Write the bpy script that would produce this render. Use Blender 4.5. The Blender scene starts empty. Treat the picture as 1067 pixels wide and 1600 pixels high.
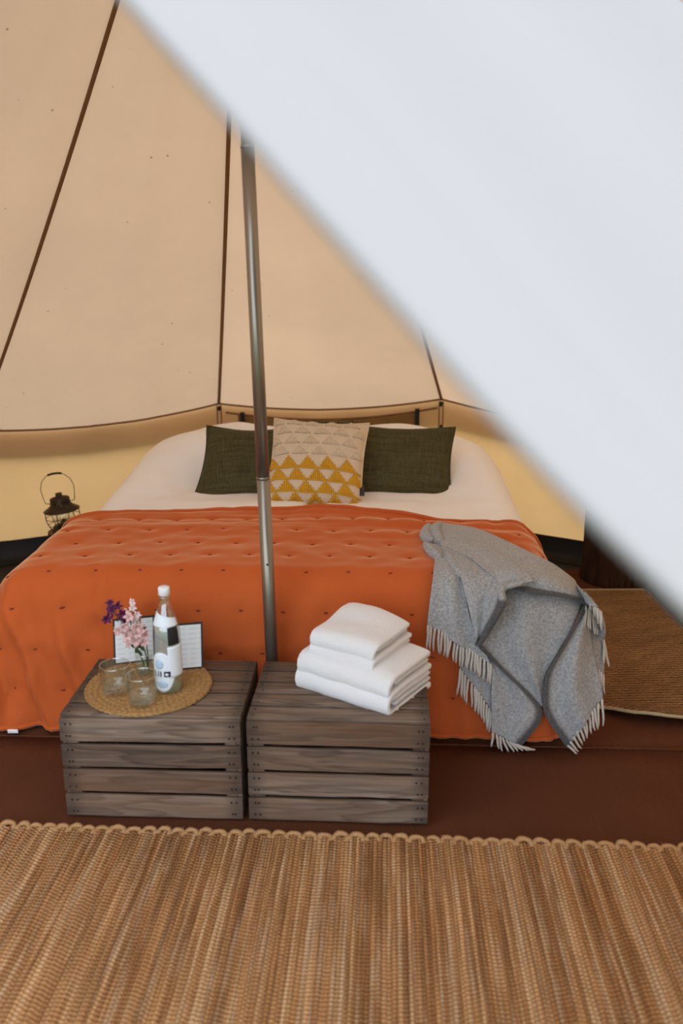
import bpy, bmesh, math, random
from mathutils import Vector, Matrix, noise
from mathutils.bvhtree import BVHTree

S = bpy.context.scene
COL = S.collection
random.seed(7)
R = math.radians

# ------------------------------------------------------------------ camera
CAM_H, CAM_P, CAM_F = 1.45, R(15.3), 1350.0
cd = bpy.data.cameras.new('camera')
cam = bpy.data.objects.new('camera', cd)
COL.objects.link(cam)
cam.location = (0, 0, CAM_H)
cam.rotation_euler = (R(90) - CAM_P, 0, 0)
cd.sensor_fit = 'VERTICAL'
cd.sensor_height = 36.0
cd.sensor_width = 24.0
cd.lens = CAM_F / 1600 * 36
cd.clip_start = 0.02
cd.dof.use_dof = True
cd.dof.focus_distance = 3.1
cd.dof.aperture_fstop = 1.9
S.camera = cam

# ------------------------------------------------------------------ light
w = bpy.data.worlds.new('world')
S.world = w
w.use_nodes = True
wn = w.node_tree.nodes
bg = wn['Background']
bg.inputs[0].default_value = (0.84, 0.94, 1.06, 1)
bg.inputs[1].default_value = 2.3
sd = bpy.data.lights.new('hazy_sun', 'SUN')
sun = bpy.data.objects.new('hazy_sun', sd)
COL.objects.link(sun)
sd.energy = 3.6
sd.angle = R(50)
sd.color = (0.86, 0.95, 1.06)
sun.rotation_euler = Vector((-0.58, 0.34, -0.75)).to_track_quat('-Z', 'Y').to_euler()
S.view_settings.view_transform = 'Standard'
S.view_settings.look = 'None'
S.view_settings.exposure = 0.2
S.view_settings.gamma = 1.0
S.view_settings.use_curve_mapping = False
S.cycles.max_bounces = 12
S.cycles.diffuse_bounces = 6
S.cycles.transparent_max_bounces = 24
S.cycles.transmission_bounces = 8
S.cycles.use_denoising = True
S.cycles.sample_clamp_indirect = 6.0


# ------------------------------------------------------------------ helpers
def cl(x, a=0.0, b=1.0):
    return a if x < a else b if x > b else x


def ss(a, b, x):
    t = cl((x - a) / (b - a))
    return t * t * (3 - 2 * t)


def lerp(a, b, t):
    return a + (b - a) * t


def nz(x, y=0.0, z=0.0):
    return noise.noise((x, y, z))


def obj(name, me, mat, parent=None, loc=None, rot=None):
    o = bpy.data.objects.new(name, me)
    COL.objects.link(o)
    if mat and not me.materials:
        me.materials.append(mat)
    if parent:
        o.parent = parent
    if loc is not None:
        o.location = loc
    if rot is not None:
        o.rotation_euler = rot
    return o


def thing(name, label, cat, loc=(0, 0, 0), rz=0.0, group=None):
    o = bpy.data.objects.new(name, None)
    COL.objects.link(o)
    o.location = loc
    o.rotation_euler = (0, 0, rz)
    o.empty_display_size = 0.05
    return tag(o, label, cat, group)


def tag(o, label, cat, group=None):
    o['label'] = label
    o['category'] = cat
    if group:
        o['group'] = group
    return o


def struct(name, loc=(0, 0, 0)):
    o = bpy.data.objects.new(name, None)
    COL.objects.link(o)
    o.location = loc
    o['kind'] = 'structure'
    return o


class MB:
    def __init__(s):
        s.v, s.f, s.col = [], [], None

    def grid(s, fn, nu, nv, cu=False, cv=False):
        """fn(u,v) in 0..1 -> point"""
        b = len(s.v)
        mu = nu if cu else nu + 1
        mv = nv if cv else nv + 1
        for i in range(mu):
            for j in range(mv):
                s.v.append(tuple(fn(i / nu, j / nv)))
        for i in range(nu):
            for j in range(nv):
                i2, j2 = (i + 1) % mu, (j + 1) % mv
                s.f.append((b + i * mv + j, b + i2 * mv + j, b + i2 * mv + j2, b + i * mv + j2))
        return s

    def tube(s, pts, r, n=6, close=False, cap=True, flat=1.0):
        pts = [Vector(p) for p in pts]
        b = len(s.v)
        m = len(pts)
        prev = None
        for i, p in enumerate(pts):
            if close:
                d = pts[(i + 1) % m] - pts[i - 1]
            else:
                d = pts[min(i + 1, m - 1)] - pts[max(i - 1, 0)]
            if d.length < 1e-9:
                d = Vector((0, 0, 1))
            d.normalize()
            if prev is None:
                a = d.cross(Vector((0, 0, 1)))
                if a.length < 0.1:
                    a = d.cross(Vector((0, 1, 0)))
            else:
                a = prev - d * prev.dot(d)
            a.normalize()
            prev = a
            c = d.cross(a)
            rr = r[i] if isinstance(r, (list, tuple)) else r
            for k in range(n):
                t = 2 * math.pi * k / n
                s.v.append(tuple(p + a * (rr * math.cos(t)) + c * (rr * flat * math.sin(t))))
        for i in range(m if close else m - 1):
            i2 = (i + 1) % m
            for k in range(n):
                k2 = (k + 1) % n
                s.f.append((b + i * n + k, b + i * n + k2, b + i2 * n + k2, b + i2 * n + k))
        if cap and not close:
            s.f.append(tuple(b + k for k in range(n))[::-1])
            s.f.append(tuple(b + (m - 1) * n + k for k in range(n)))
        return s

    def lathe(s, prof, n=32, c=(0, 0, 0), mod=None):
        b = len(s.v)
        m = len(prof)
        for i in range(n):
            t = 2 * math.pi * i / n
            for (r, z) in prof:
                k = mod(t, z) if mod else 1.0
                s.v.append((c[0] + r * k * math.cos(t), c[1] + r * k * math.sin(t), c[2] + z))
        for i in range(n):
            i2 = (i + 1) % n
            for j in range(m - 1):
                s.f.append((b + i * m + j, b + i2 * m + j, b + i2 * m + j + 1, b + i * m + j + 1))
        return s

    def box(s, dx, dy, dz, c=(0, 0, 0), bev=0.0):
        b = len(s.v)
        x, y, z = dx / 2, dy / 2, dz / 2
        if bev <= 0:
            for (i, j, k) in ((-1, -1, -1), (1, -1, -1), (1, 1, -1), (-1, 1, -1), (-1, -1, 1), (1, -1, 1), (1, 1, 1), (-1, 1, 1)):
                s.v.append((c[0] + i * x, c[1] + j * y, c[2] + k * z))
            for f in ((3, 2, 1, 0), (4, 5, 6, 7), (0, 1, 5, 4), (1, 2, 6, 5), (2, 3, 7, 6), (3, 0, 4, 7)):
                s.f.append(tuple(b + q for q in f))
            return s
        bm = bmesh.new()
        bmesh.ops.create_cube(bm, size=1)
        for v in bm.verts:
            v.co = Vector((v.co.x * dx, v.co.y * dy, v.co.z * dz)) + Vector(c)
        bmesh.ops.bevel(bm, geom=bm.edges[:], offset=bev, segments=1, affect='EDGES')
        bm.verts.index_update()
        for v in bm.verts:
            s.v.append(tuple(v.co))
        for f in bm.faces:
            s.f.append(tuple(b + v.index for v in f.verts))
        bm.free()
        return s

    def mesh(s, name, smooth=True, off=None):
        me = bpy.data.meshes.new(name)
        vs = s.v
        if off is not None:
            vs = [(x - off[0], y - off[1], z - off[2]) for x, y, z in vs]
        me.from_pydata(vs, [], s.f)
        if smooth:
            me.polygons.foreach_set('use_smooth', [True] * len(me.polygons))
        if s.col:
            at = me.attributes.new('band', 'FLOAT', 'POINT')
            at.data.foreach_set('value', s.col)
        me.update()
        return me

    def build(s, name, mat, parent=None, smooth=True, off=None, loc=None, rot=None):
        if off is None and parent is not None and loc is None:
            pass
        return obj(name, s.mesh(name, smooth, off), mat, parent, loc, rot)


def solid(o, t, offset=0.0):
    m = o.modifiers.new('thick', 'SOLIDIFY')
    m.thickness = t
    m.offset = offset
    return o


def subd(o, n=1):
    m = o.modifiers.new('sub', 'SUBSURF')
    m.levels = n
    m.render_levels = n
    return o


# ------------------------------------------------------------------ materials
class NT:
    def __init__(s, name):
        s.m = bpy.data.materials.new(name)
        s.m.use_nodes = True
        s.t = s.m.node_tree
        s.n = s.t.nodes
        s.b = s.n['Principled BSDF']
        s.out = s.n['Material Output']

    def add(s, typ, **kw):
        nd = s.n.new(typ)
        for k, v in kw.items():
            if k.startswith('i_'):
                key = k[2:]
                nd.inputs[int(key) if key.isdigit() else key.replace('_', ' ')].default_value = v
            else:
                setattr(nd, k, v)
        return nd

    def link(s, a, b):
        s.t.links.new(a, b)

    def coord(s, scale=(1, 1, 1), kind='Object', rnd=0.0):
        tc = s.add('ShaderNodeTexCoord')
        mp = s.add('ShaderNodeMapping')
        mp.inputs['Scale'].default_value = scale
        src = tc.outputs[kind]
        if rnd:
            oi = s.add('ShaderNodeObjectInfo')
            mul = s.add('ShaderNodeMath', operation='MULTIPLY', i_1=rnd)
            s.link(oi.outputs['Random'], mul.inputs[0])
            ad = s.add('ShaderNodeVectorMath', operation='ADD')
            s.link(src, ad.inputs[0])
            s.link(mul.outputs[0], ad.inputs[1])
            src = ad.outputs[0]
        s.link(src, mp.inputs['Vector'])
        return mp.outputs[0]

    def noise(s, vec, scale=5, detail=4, rough=0.5, dist=0.0):
        nd = s.add('ShaderNodeTexNoise')
        nd.inputs['Scale'].default_value = scale
        nd.inputs['Detail'].default_value = detail
        nd.inputs['Roughness'].default_value = rough
        nd.inputs['Distortion'].default_value = dist
        s.link(vec, nd.inputs['Vector'])
        return nd.outputs['Fac']

    def ramp(s, fac, stops, interp='LINEAR'):
        nd = s.add('ShaderNodeValToRGB')
        cr = nd.color_ramp
        cr.interpolation = interp
        while len(cr.elements) < len(stops):
            cr.elements.new(0.5)
        for e, (p, c) in zip(cr.elements, stops):
            e.position = p
            e.color = (c[0], c[1], c[2], 1) if hasattr(c, '__len__') else (c, c, c, 1)
        s.link(fac, nd.inputs[0])
        return nd.outputs[0]

    def mix(s, fac, a, b, mode='MIX'):
        nd = s.add('ShaderNodeMix', data_type='RGBA', blend_type=mode)
        for sock, val in ((0, fac), (6, a), (7, b)):
            if hasattr(val, 'links'):
                s.link(val, nd.inputs[sock])
            elif sock == 0:
                nd.inputs[0].default_value = val
            else:
                nd.inputs[sock].default_value = (val[0], val[1], val[2], 1)
        return nd.outputs[2]

    def bump(s, h, dist=0.002, strength=1.0):
        nd = s.add('ShaderNodeBump')
        nd.inputs['Distance'].default_value = dist
        nd.inputs['Strength'].default_value = strength
        s.link(h, nd.inputs['Height'])
        return nd.outputs[0]

    def wave(s, vec, scale, dist=0.0, direction='X', detail=2.0, ds=1.0):
        nd = s.add('ShaderNodeTexWave', bands_direction=direction)
        nd.inputs['Scale'].default_value = scale
        nd.inputs['Distortion'].default_value = dist
        nd.inputs['Detail'].default_value = detail
        nd.inputs['Detail Scale'].default_value = ds
        s.link(vec, nd.inputs['Vector'])
        return nd.outputs['Fac']

    def fin(s, col=None, rough=0.8, bump=None, metal=0.0, spec=0.3, sheen=0.0, sub=0.0):
        if col is not None:
            if hasattr(col, 'links'):
                s.link(col, s.b.inputs['Base Color'])
            else:
                s.b.inputs['Base Color'].default_value = (col[0], col[1], col[2], 1)
        if hasattr(rough, 'links'):
            s.link(rough, s.b.inputs['Roughness'])
        else:
            s.b.inputs['Roughness'].default_value = rough
        s.b.inputs['Metallic'].default_value = metal
        s.b.inputs['Specular IOR Level'].default_value = spec
        if sheen:
            s.b.inputs['Sheen Weight'].default_value = sheen
            s.b.inputs['Sheen Roughness'].default_value = 0.3
        if bump is not None:
            s.link(bump, s.b.inputs['Normal'])
        return s.m


def plain(name, col, rough=0.6, metal=0.0, var=0.12, scale=30, spec=0.4, bump=0.0):
    k = NT(name)
    v = k.coord()
    n = k.noise(v, scale, 3)
    c = k.mix(n, [x * (1 - var) for x in col], [min(1, x * (1 + var)) for x in col])
    return k.fin(c, rough, k.bump(n, bump) if bump else None, metal, spec)


def weave(k, vec, scale):
    a = k.wave(vec, scale, 0.4, 'X')
    b = k.wave(vec, scale, 0.4, 'Z')
    m = k.add('ShaderNodeMath', operation='ADD')
    k.link(a, m.inputs[0])
    k.link(b, m.inputs[1])
    return m.outputs[0]


def canvas(name, refl, trans, mixf, specks=True, mott=0.1):
    k = NT(name)
    v = k.coord()
    n1 = k.noise(v, 1.6, 5, 0.6)
    n2 = k.noise(v, 60, 3, 0.6)
    f = k.ramp(n1, [(0.3, 1 - mott), (0.7, 1.0)])
    c1 = k.mix(1.0, f, refl, 'MULTIPLY')
    c2 = k.mix(1.0, f, trans, 'MULTIPLY')
    if specks:
        vo = k.add('ShaderNodeTexVoronoi', feature='F1')
        vo.inputs['Scale'].default_value = 13.0
        k.link(v, vo.inputs['Vector'])
        d = k.ramp(vo.outputs['Distance'], [(0.040, 0.45), (0.07, 1.0)])
        hide = k.ramp(k.noise(v, 2.3, 2), [(0.5, 1.0), (0.56, 0.0)])
        d = k.mix(hide, d, (1, 1, 1))
        c1 = k.mix(1.0, d, c1, 'MULTIPLY')
        c2 = k.mix(1.0, d, c2, 'MULTIPLY')
    bp = k.bump(n2, 0.0012, 0.5)
    df = k.add('ShaderNodeBsdfDiffuse')
    tr = k.add('ShaderNodeBsdfTranslucent')
    k.link(c1, df.inputs[0])
    k.link(c2, tr.inputs[0])
    k.link(bp, df.inputs['Normal'])
    k.link(bp, tr.inputs['Normal'])
    mx = k.add('ShaderNodeMixShader')
    mx.inputs[0].default_value = mixf
    k.link(df.outputs[0], mx.inputs[1])
    k.link(tr.outputs[0], mx.inputs[2])
    k.link(mx.outputs[0], k.out.inputs[0])
    k.n.remove(k.b)
    return k.m


M_ROOF = canvas('canvas_roof', (0.56, 0.455, 0.35), (0.44, 0.278, 0.165), 0.5)
M_WALL = canvas('canvas_wall', (0.58, 0.45, 0.28), (0.74, 0.41, 0.165), 0.5, False)
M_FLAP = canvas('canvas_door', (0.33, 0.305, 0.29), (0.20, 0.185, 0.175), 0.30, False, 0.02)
M_COVERWIN = canvas('canvas_window_cover', (0.36, 0.22, 0.09), (0.42, 0.22, 0.07), 0.45, False)
M_SEAM = plain('seam_webbing', (0.20, 0.095, 0.035), 0.9)
M_BLACK = plain('black_webbing', (0.010, 0.010, 0.011), 0.8)
M_GSHEET = plain('groundsheet_black', (0.008, 0.007, 0.007), 0.6, scale=60)
M_DARKMETAL = plain('dark_bronze_metal', (0.045, 0.032, 0.018), 0.42, 0.6, 0.3, 40)
M_BRASS = plain('aged_brass_wire', (0.20, 0.13, 0.06), 0.4, 0.8)
M_RUBBER = plain('black_grip', (0.012, 0.010, 0.009), 0.6)


def mat_pole():
    k = NT('pole_metal')
    v = k.coord((30, 30, 1.2))
    n = k.noise(v, 2, 3)
    c = k.mix(n, (0.25, 0.22, 0.18), (0.34, 0.30, 0.25))
    return k.fin(c, 0.34, None, 0.85, 0.5)


def mat_carpet():
    k = NT('brown_carpet')
    v = k.coord()
    a = k.wave(v, 55, 0.6, 'X', 3, 3)
    b = k.wave(v, 55, 0.6, 'Y', 3, 3)
    h = k.mix(0.5, a, b)
    n = k.noise(v, 3, 4)
    c = k.mix(n, (0.085, 0.030, 0.014), (0.135, 0.046, 0.021))
    c2 = k.mix(1.0, c, k.ramp(h, [(0.2, 0.75), (0.8, 1.1)]), 'MULTIPLY')
    return k.fin(c2, 0.95, k.bump(h, 0.0015), 0, 0.1)


def mat_wood():
    k = NT('weathered_wood')
    v = k.coord((1.0, 1, 1), rnd=7.0)
    mp = k.add('ShaderNodeMapping')
    mp.inputs['Scale'].default_value = (1.0, 9, 9)
    k.link(v, mp.inputs['Vector'])
    v2 = mp.outputs[0]
    big = k.noise(v2, 1.9, 3, 0.5)
    ring = k.add('ShaderNodeMath', operation='MULTIPLY', i_1=7.0)
    k.link(big, ring.inputs[0])
    fr = k.add('ShaderNodeMath', operation='FRACT')
    k.link(ring.outputs[0], fr.inputs[0])
    mp2 = k.add('ShaderNodeMapping')
    mp2.inputs['Scale'].default_value = (4, 110, 110)
    k.link(v, mp2.inputs['Vector'])
    fine = k.noise(mp2.outputs[0], 1.0, 5, 0.65)
    blot = k.noise(v2, 1.1, 4, 0.6)
    oi = k.add('ShaderNodeObjectInfo')
    base = k.ramp(oi.outputs['Random'], [(0.0, (0.092, 0.061, 0.041)), (0.5, (0.155, 0.107, 0.077)), (1.0, (0.225, 0.166, 0.125))])
    c = k.mix(1.0, base, k.ramp(fr.outputs[0], [(0.0, 0.60), (0.5, 1.05), (0.85, 1.15), (1.0, 0.60)]), 'MULTIPLY')
    c = k.mix(1.0, c, k.ramp(fine, [(0.25, 0.50), (0.7, 1.2)]), 'MULTIPLY')
    c = k.mix(k.ramp(blot, [(0.40, 0.0), (0.70, 0.65)]), c, (0.16, 0.078, 0.036))
    c = k.mix(k.ramp(k.noise(v2, 0.9, 3, 0.6, 0.4), [(0.56, 0.0), (0.74, 0.75)]), c, (0.045, 0.034, 0.028))
    # rust and damp have darkened the ends round the nails
    tc = k.add('ShaderNodeTexCoord')
    sx = k.add('ShaderNodeSeparateXYZ')
    k.link(tc.outputs['Object'], sx.inputs[0])
    ab = k.add('ShaderNodeMath', operation='ABSOLUTE')
    k.link(sx.outputs[0], ab.inputs[0])
    ad = k.add('ShaderNodeMath', operation='ADD')
    sc = k.add('ShaderNodeMath', operation='MULTIPLY', i_1=0.06)
    k.link(blot, sc.inputs[0])
    k.link(ab.outputs[0], ad.inputs[0])
    k.link(sc.outputs[0], ad.inputs[1])
    c = k.mix(k.ramp(ad.outputs[0], [(0.222, 0.0), (0.262, 0.62)]), c, (0.040, 0.029, 0.022))
    return k.fin(c, 0.75, k.bump(fine, 0.0016, 0.8), 0, 0.25)


def mat_velvet():
    k = NT('orange_velvet')
    v = k.coord()
    n = k.noise(v, 7, 5, 0.6)
    n2 = k.noise(v, 160, 3, 0.6)
    c = k.mix(n, (0.48, 0.095, 0.022), (0.56, 0.120, 0.031))
    k.b.inputs['Sheen Tint'].default_value = (1.0, 0.74, 0.44, 1)
    return k.fin(c, 0.85, k.bump(n2, 0.0010, 0.5), 0, 0.1, 1.0)


def mat_linen():
    k = NT('white_cotton')
    v = k.coord()
    n = k.noise(v, 5, 5, 0.6)
    n2 = k.noise(v, 250, 2, 0.6)
    c = k.mix(n, (0.88, 0.86, 0.87), (0.93, 0.92, 0.93))
    return k.fin(c, 0.9, k.bump(n2, 0.0006, 0.5), 0, 0.1)


def mat_green():
    k = NT('olive_slub_cotton')
    v = k.coord((1, 1, 1))
    a = k.noise(k.coord((160, 8, 160)), 1, 3, 0.6)
    b = k.noise(k.coord((8, 160, 8)), 1, 3, 0.6)
    h = k.mix(0.5, a, b)
    c = k.ramp(h, [(0.3, (0.036, 0.033, 0.012)), (0.7, (0.108, 0.094, 0.043))])
    return k.fin(c, 0.95, k.bump(h, 0.0022), 0, 0.1, 0.15)


def mat_wool():
    k = NT('grey_wool')
    v = k.coord()
    n = k.noise(v, 130, 4, 0.8)
    n2 = k.noise(v, 14, 3, 0.6)
    at = k.add('ShaderNodeAttribute', attribute_name='band')
    c = k.ramp(n, [(0.30, (0.21, 0.215, 0.22)), (0.55, (0.40, 0.405, 0.41)), (0.75, (0.60, 0.60, 0.60))])
    d = k.ramp(n, [(0.30, (0.065, 0.064, 0.067)), (0.75, (0.150, 0.148, 0.152))])
    c = k.mix(at.outputs['Fac'], c, d)
    return k.fin(c, 1.0, k.bump(n, 0.004, 0.8), 0, 0.1, 0.3)


def mat_terry():
    k = NT('white_terry')
    v = k.coord()
    n = k.noise(v, 260, 3, 0.7)
    c = k.mix(n, (0.74, 0.735, 0.74), (0.82, 0.815, 0.82))
    return k.fin(c, 1.0, k.bump(n, 0.003, 0.8), 0, 0.05, 0.2)


def mat_strand():
    k = NT('raffia_strand')
    oi = k.add('ShaderNodeObjectInfo')
    v = k.coord((40, 1.6, 1), rnd=9.0)
    n = k.noise(v, 1.6, 4, 0.6)
    v2 = k.coord((14, 3.2, 1), rnd=23.0)
    n2 = k.noise(v2, 1.0, 3, 0.6)
    base = k.ramp(oi.outputs['Random'], [(0.0, (0.30, 0.130, 0.042)), (0.3, (0.42, 0.200, 0.072)), (0.75, (0.50, 0.258, 0.102)), (1.0, (0.60, 0.36, 0.18))])
    c = k.mix(1.0, base, k.ramp(n, [(0.28, 0.68), (0.5, 1.0), (0.72, 1.25)]), 'MULTIPLY')
    c = k.mix(k.ramp(n2, [(0.52, 0.0), (0.74, 0.8)]), c, (0.58, 0.40, 0.25))
    rib = k.wave(k.coord((1, 1, 1), rnd=0.5), 28, 1.3, 'Y', 2, 2)
    c = k.mix(1.0, c, k.ramp(rib, [(0.10, 0.56), (0.55, 1.10)]), 'MULTIPLY')
    return k.fin(c, 0.75, k.bump(rib, 0.0035, 1.0), 0, 0.3)


def mat_jute(name, c0, c1, scale=42, along='Y'):
    k = NT(name)
    v = k.coord()
    a = k.wave(v, scale, 2.2, along, 2, 3)
    n = k.noise(v, 120, 3, 0.7)
    h = k.mix(0.45, a, n)
    c = k.ramp(h, [(0.25, c0), (0.75, c1)])
    big = k.noise(v, 4, 3)
    c = k.mix(1.0, c, k.ramp(big, [(0.3, 0.8), (0.7, 1.15)]), 'MULTIPLY')
    return k.fin(c, 0.9, k.bump(h, 0.004), 0, 0.15)


def mat_bark():
    k = NT('dark_bark')
    n = k.noise(k.coord((38, 38, 4)), 1, 5, 0.7)
    c = k.ramp(n, [(0.3, (0.010, 0.005, 0.003)), (0.65, (0.060, 0.026, 0.014)), (0.8, (0.09, 0.045, 0.028))])
    return k.fin(c, 0.9, k.bump(n, 0.012), 0, 0.15)


def mat_glass(name, tint=(0.97, 0.98, 0.97), edge=0.55, base=0.07):
    k = NT(name)
    lw = k.add('ShaderNodeLayerWeight', i_Blend=0.35)
    n = k.noise(k.coord(), 9, 2)
    tr = k.add('ShaderNodeBsdfTransparent')
    tr.inputs[0].default_value = (*tint, 1)
    gl = k.add('ShaderNodeBsdfGlossy')
    gl.inputs['Roughness'].default_value = 0.06
    gl.inputs[0].default_value = (0.9, 0.95, 0.95, 1)
    f = k.ramp(lw.outputs['Facing'], [(0.0, base), (0.6, base + 0.08), (1.0, edge)])
    f2 = k.mix(1.0, f, k.ramp(n, [(0.3, 0.85), (0.7, 1.1)]), 'MULTIPLY')
    mx = k.add('ShaderNodeMixShader')
    k.link(f2, mx.inputs[0])
    k.link(tr.outputs[0], mx.inputs[1])
    k.link(gl.outputs[0], mx.inputs[2])
    k.link(mx.outputs[0], k.out.inputs[0])
    k.n.remove(k.b)
    return k.m


def mat_page():
    k = NT('printed_page')
    v = k.coord()
    sx = k.add('ShaderNodeSeparateXYZ')
    k.link(v, sx.inputs[0])
    lines = k.wave(v, 21, 0, 'Z', 0)
    wd = k.noise(k.coord((70, 70, 7)), 1, 2)
    ink = k.mix(1.0, k.ramp(lines, [(0.62, 0.0), (0.70, 1.0)]), k.ramp(wd, [(0.42, 0.0), (0.47, 1.0)]), 'MULTIPLY')
    c = k.mix(k.mix(1.0, ink, (0.22, 0.22, 0.22), 'MULTIPLY'), (0.74, 0.77, 0.79), (0.34, 0.36, 0.40))
    return k.fin(c, 0.6)


M_POLE = mat_pole()
M_CARPET = mat_carpet()
M_WOOD = mat_wood()
M_VELVET = mat_velvet()
M_LINEN = mat_linen()
M_GREEN = mat_green()
M_WOOL = mat_wool()
M_TERRY = mat_terry()
M_STRAND = mat_strand()
M_JUTE = mat_jute('jute_rug', (0.055, 0.028, 0.011), (0.36, 0.205, 0.095), 26, 'Y')
M_JUTEEDGE = plain('jute_edge', (0.40, 0.32, 0.19), 0.9)
M_SEAGRASS = plain('seagrass_braid', (0.33, 0.180, 0.062), 0.75, 0, 0.75, 120, 0.3, 0.003)
M_BARK = mat_bark()
M_GLASS = mat_glass('clear_glass', (0.95, 0.97, 0.96), 0.65, 0.12)
M_BOTTLE = mat_glass('bottle_glass', (0.90, 0.94, 0.93), 0.6, 0.22)
M_GLASSGREEN = mat_glass('greenish_glass', (0.80, 0.88, 0.78), 0.5, 0.10)
M_LABEL = plain('white_label_paper', (0.74, 0.80, 0.85), 0.5, 0, 0.03)
M_LABELBLUE = plain('pale_blue_print', (0.45, 0.60, 0.76), 0.5, 0, 0.03)
M_NAVY = plain('navy_print', (0.02, 0.02, 0.06), 0.5, 0, 0.05)
M_CAP = plain('white_cap', (0.80, 0.82, 0.83), 0.4, 0, 0.02)
M_PAGE = mat_page()
M_COVERBLK = plain('black_card', (0.012, 0.011, 0.012), 0.5)
M_STITCH = plain('rust_stitch', (0.22, 0.035, 0.018), 0.9)
M_FRINGE = plain('cream_wool_fringe', (0.55, 0.51, 0.46), 0.95, 0, 0.15, 90)
M_CREAMKNIT = plain('cream_knit', (0.66, 0.54, 0.40), 0.95, 0, 0.10, 120, 0.2, 0.002)
M_MUSTARD = plain('mustard_knit', (0.62, 0.33, 0.025), 0.95, 0, 0.12, 120, 0.2, 0.001)
M_TAGDARK = plain('charcoal_tag', (0.035, 0.035, 0.045), 0.8)
M_BASECLOTH = plain('beige_bed_base', (0.36, 0.30, 0.23), 0.9, 0, 0.1, 60)
M_IRON = plain('rusty_nail', (0.018, 0.013, 0.010), 0.7, 0.3)
M_STEM = plain('flower_stem', (0.05, 0.085, 0.025), 0.6)
M_PURPLE = plain('purple_petal', (0.095, 0.008, 0.055), 0.6, 0, 0.3)
M_PINK = plain('pale_pink_petal', (0.70, 0.43, 0.40), 0.6, 0, 0.3)
M_WPINK = plain('white_pink_petal', (0.78, 0.60, 0.58), 0.6, 0, 0.15)
M_GRASS = plain('meadow_grass', (0.10, 0.13, 0.05), 0.9, 0, 0.4, 8)

# ------------------------------------------------------------------ tent shell
TC = Vector((-0.208, 2.44, 0))
APEX = Vector((-0.215, 2.43, 3.0))
RT = 2.47
EAVE_Z = {-11.3: 0.755, 18.0: 0.79, -41.3: 0.70}
AZ = [-41.3, -11.3, 18.0, 48, 78, 108, 138, 168, 198, 228, 258, 288, 318.7]


def eave(a):
    z = EAVE_Z.get(a, 0.70 if a > 300 else 0.75)
    return Vector((TC.x + RT * math.sin(R(a)), TC.y + RT * math.cos(R(a)), z))


def seam_pt(a, t):
    e = eave(a)
    p = e.lerp(APEX, t)
    p.z -= 0.07 * 4 * t * (1 - t)
    return p


def roof_pt(a0, a1, t, wv, wr=1.0):
    p = seam_pt(a0, t).lerp(seam_pt(a1, t), wv)
    q = 4 * wv * (1 - wv)
    p.z -= q * (0.045 * (1 - t) ** 4 + 0.03 * math.sin(math.pi * t))
    c = Vector((TC.x - p.x, TC.y - p.y, 0))
    if c.length > 1e-4:
        c.normalize()
    n = nz(wv * 6 + a0, t * 3) * 0.012 + nz(wv * 26 + a0 * 2, t * 4 + 9) * 0.006 * ss(0.3, 0.02, t)
    return p + c * n * q * wr * 1.25


ceiling = struct('ceiling')
for a0, a1 in zip(AZ, AZ[1:]):
    t0 = 0.76 if 137 < a0 < 227 else 0.0
    mb = MB().grid(lambda u, v: roof_pt(a0, a1, lerp(t0, 0.985, v), u), 28, 44)
    mb.build('roof_panel', M_ROOF, ceiling)
    if t0 == 0:     # the skirt of the roof that hangs outside the wall
        def sk(u, v):
            p = roof_pt(a0, a1, 0, u)
            o = Vector((p.x - TC.x, p.y - TC.y, 0)).normalized()
            return p + o * (0.02 + 0.02 * v) - Vector((0, 0, 0.14 * v + 0.002))
        MB().grid(sk, 12, 2).build('eave_skirt', M_ROOF, ceiling)
    t1 = 0.76 if a0 in (168, 198) else 0.0
    pts = []
    for i in range(41):
        p = seam_pt(a0, lerp(t1, 0.985, i / 40))
        c = Vector((TC.x - p.x, TC.y - p.y, -0.6)).normalized()
        pts.append(p + c * 0.005)
    MB().tube(pts, 0.0085, 6).build('seam_tape', M_SEAM, ceiling)
    if t0 == 0:
        pts = []
        for i in range(25):
            p = roof_pt(a0, a1, 0.0, i / 24)
            c = Vector((TC.x - p.x, TC.y - p.y, 0)).normalized()
            pts.append(p + c * 0.006)
        MB().tube(pts, 0.0055, 5).build('eave_hem', M_SEAM, ceiling)
MB().lathe([(0.0, 0.12), (0.03, 0.115), (0.06, 0.07), (0.075, -0.03), (0.07, -0.06)], 20, tuple(APEX)).build('peak_cap', M_SEAM, ceiling)

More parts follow.
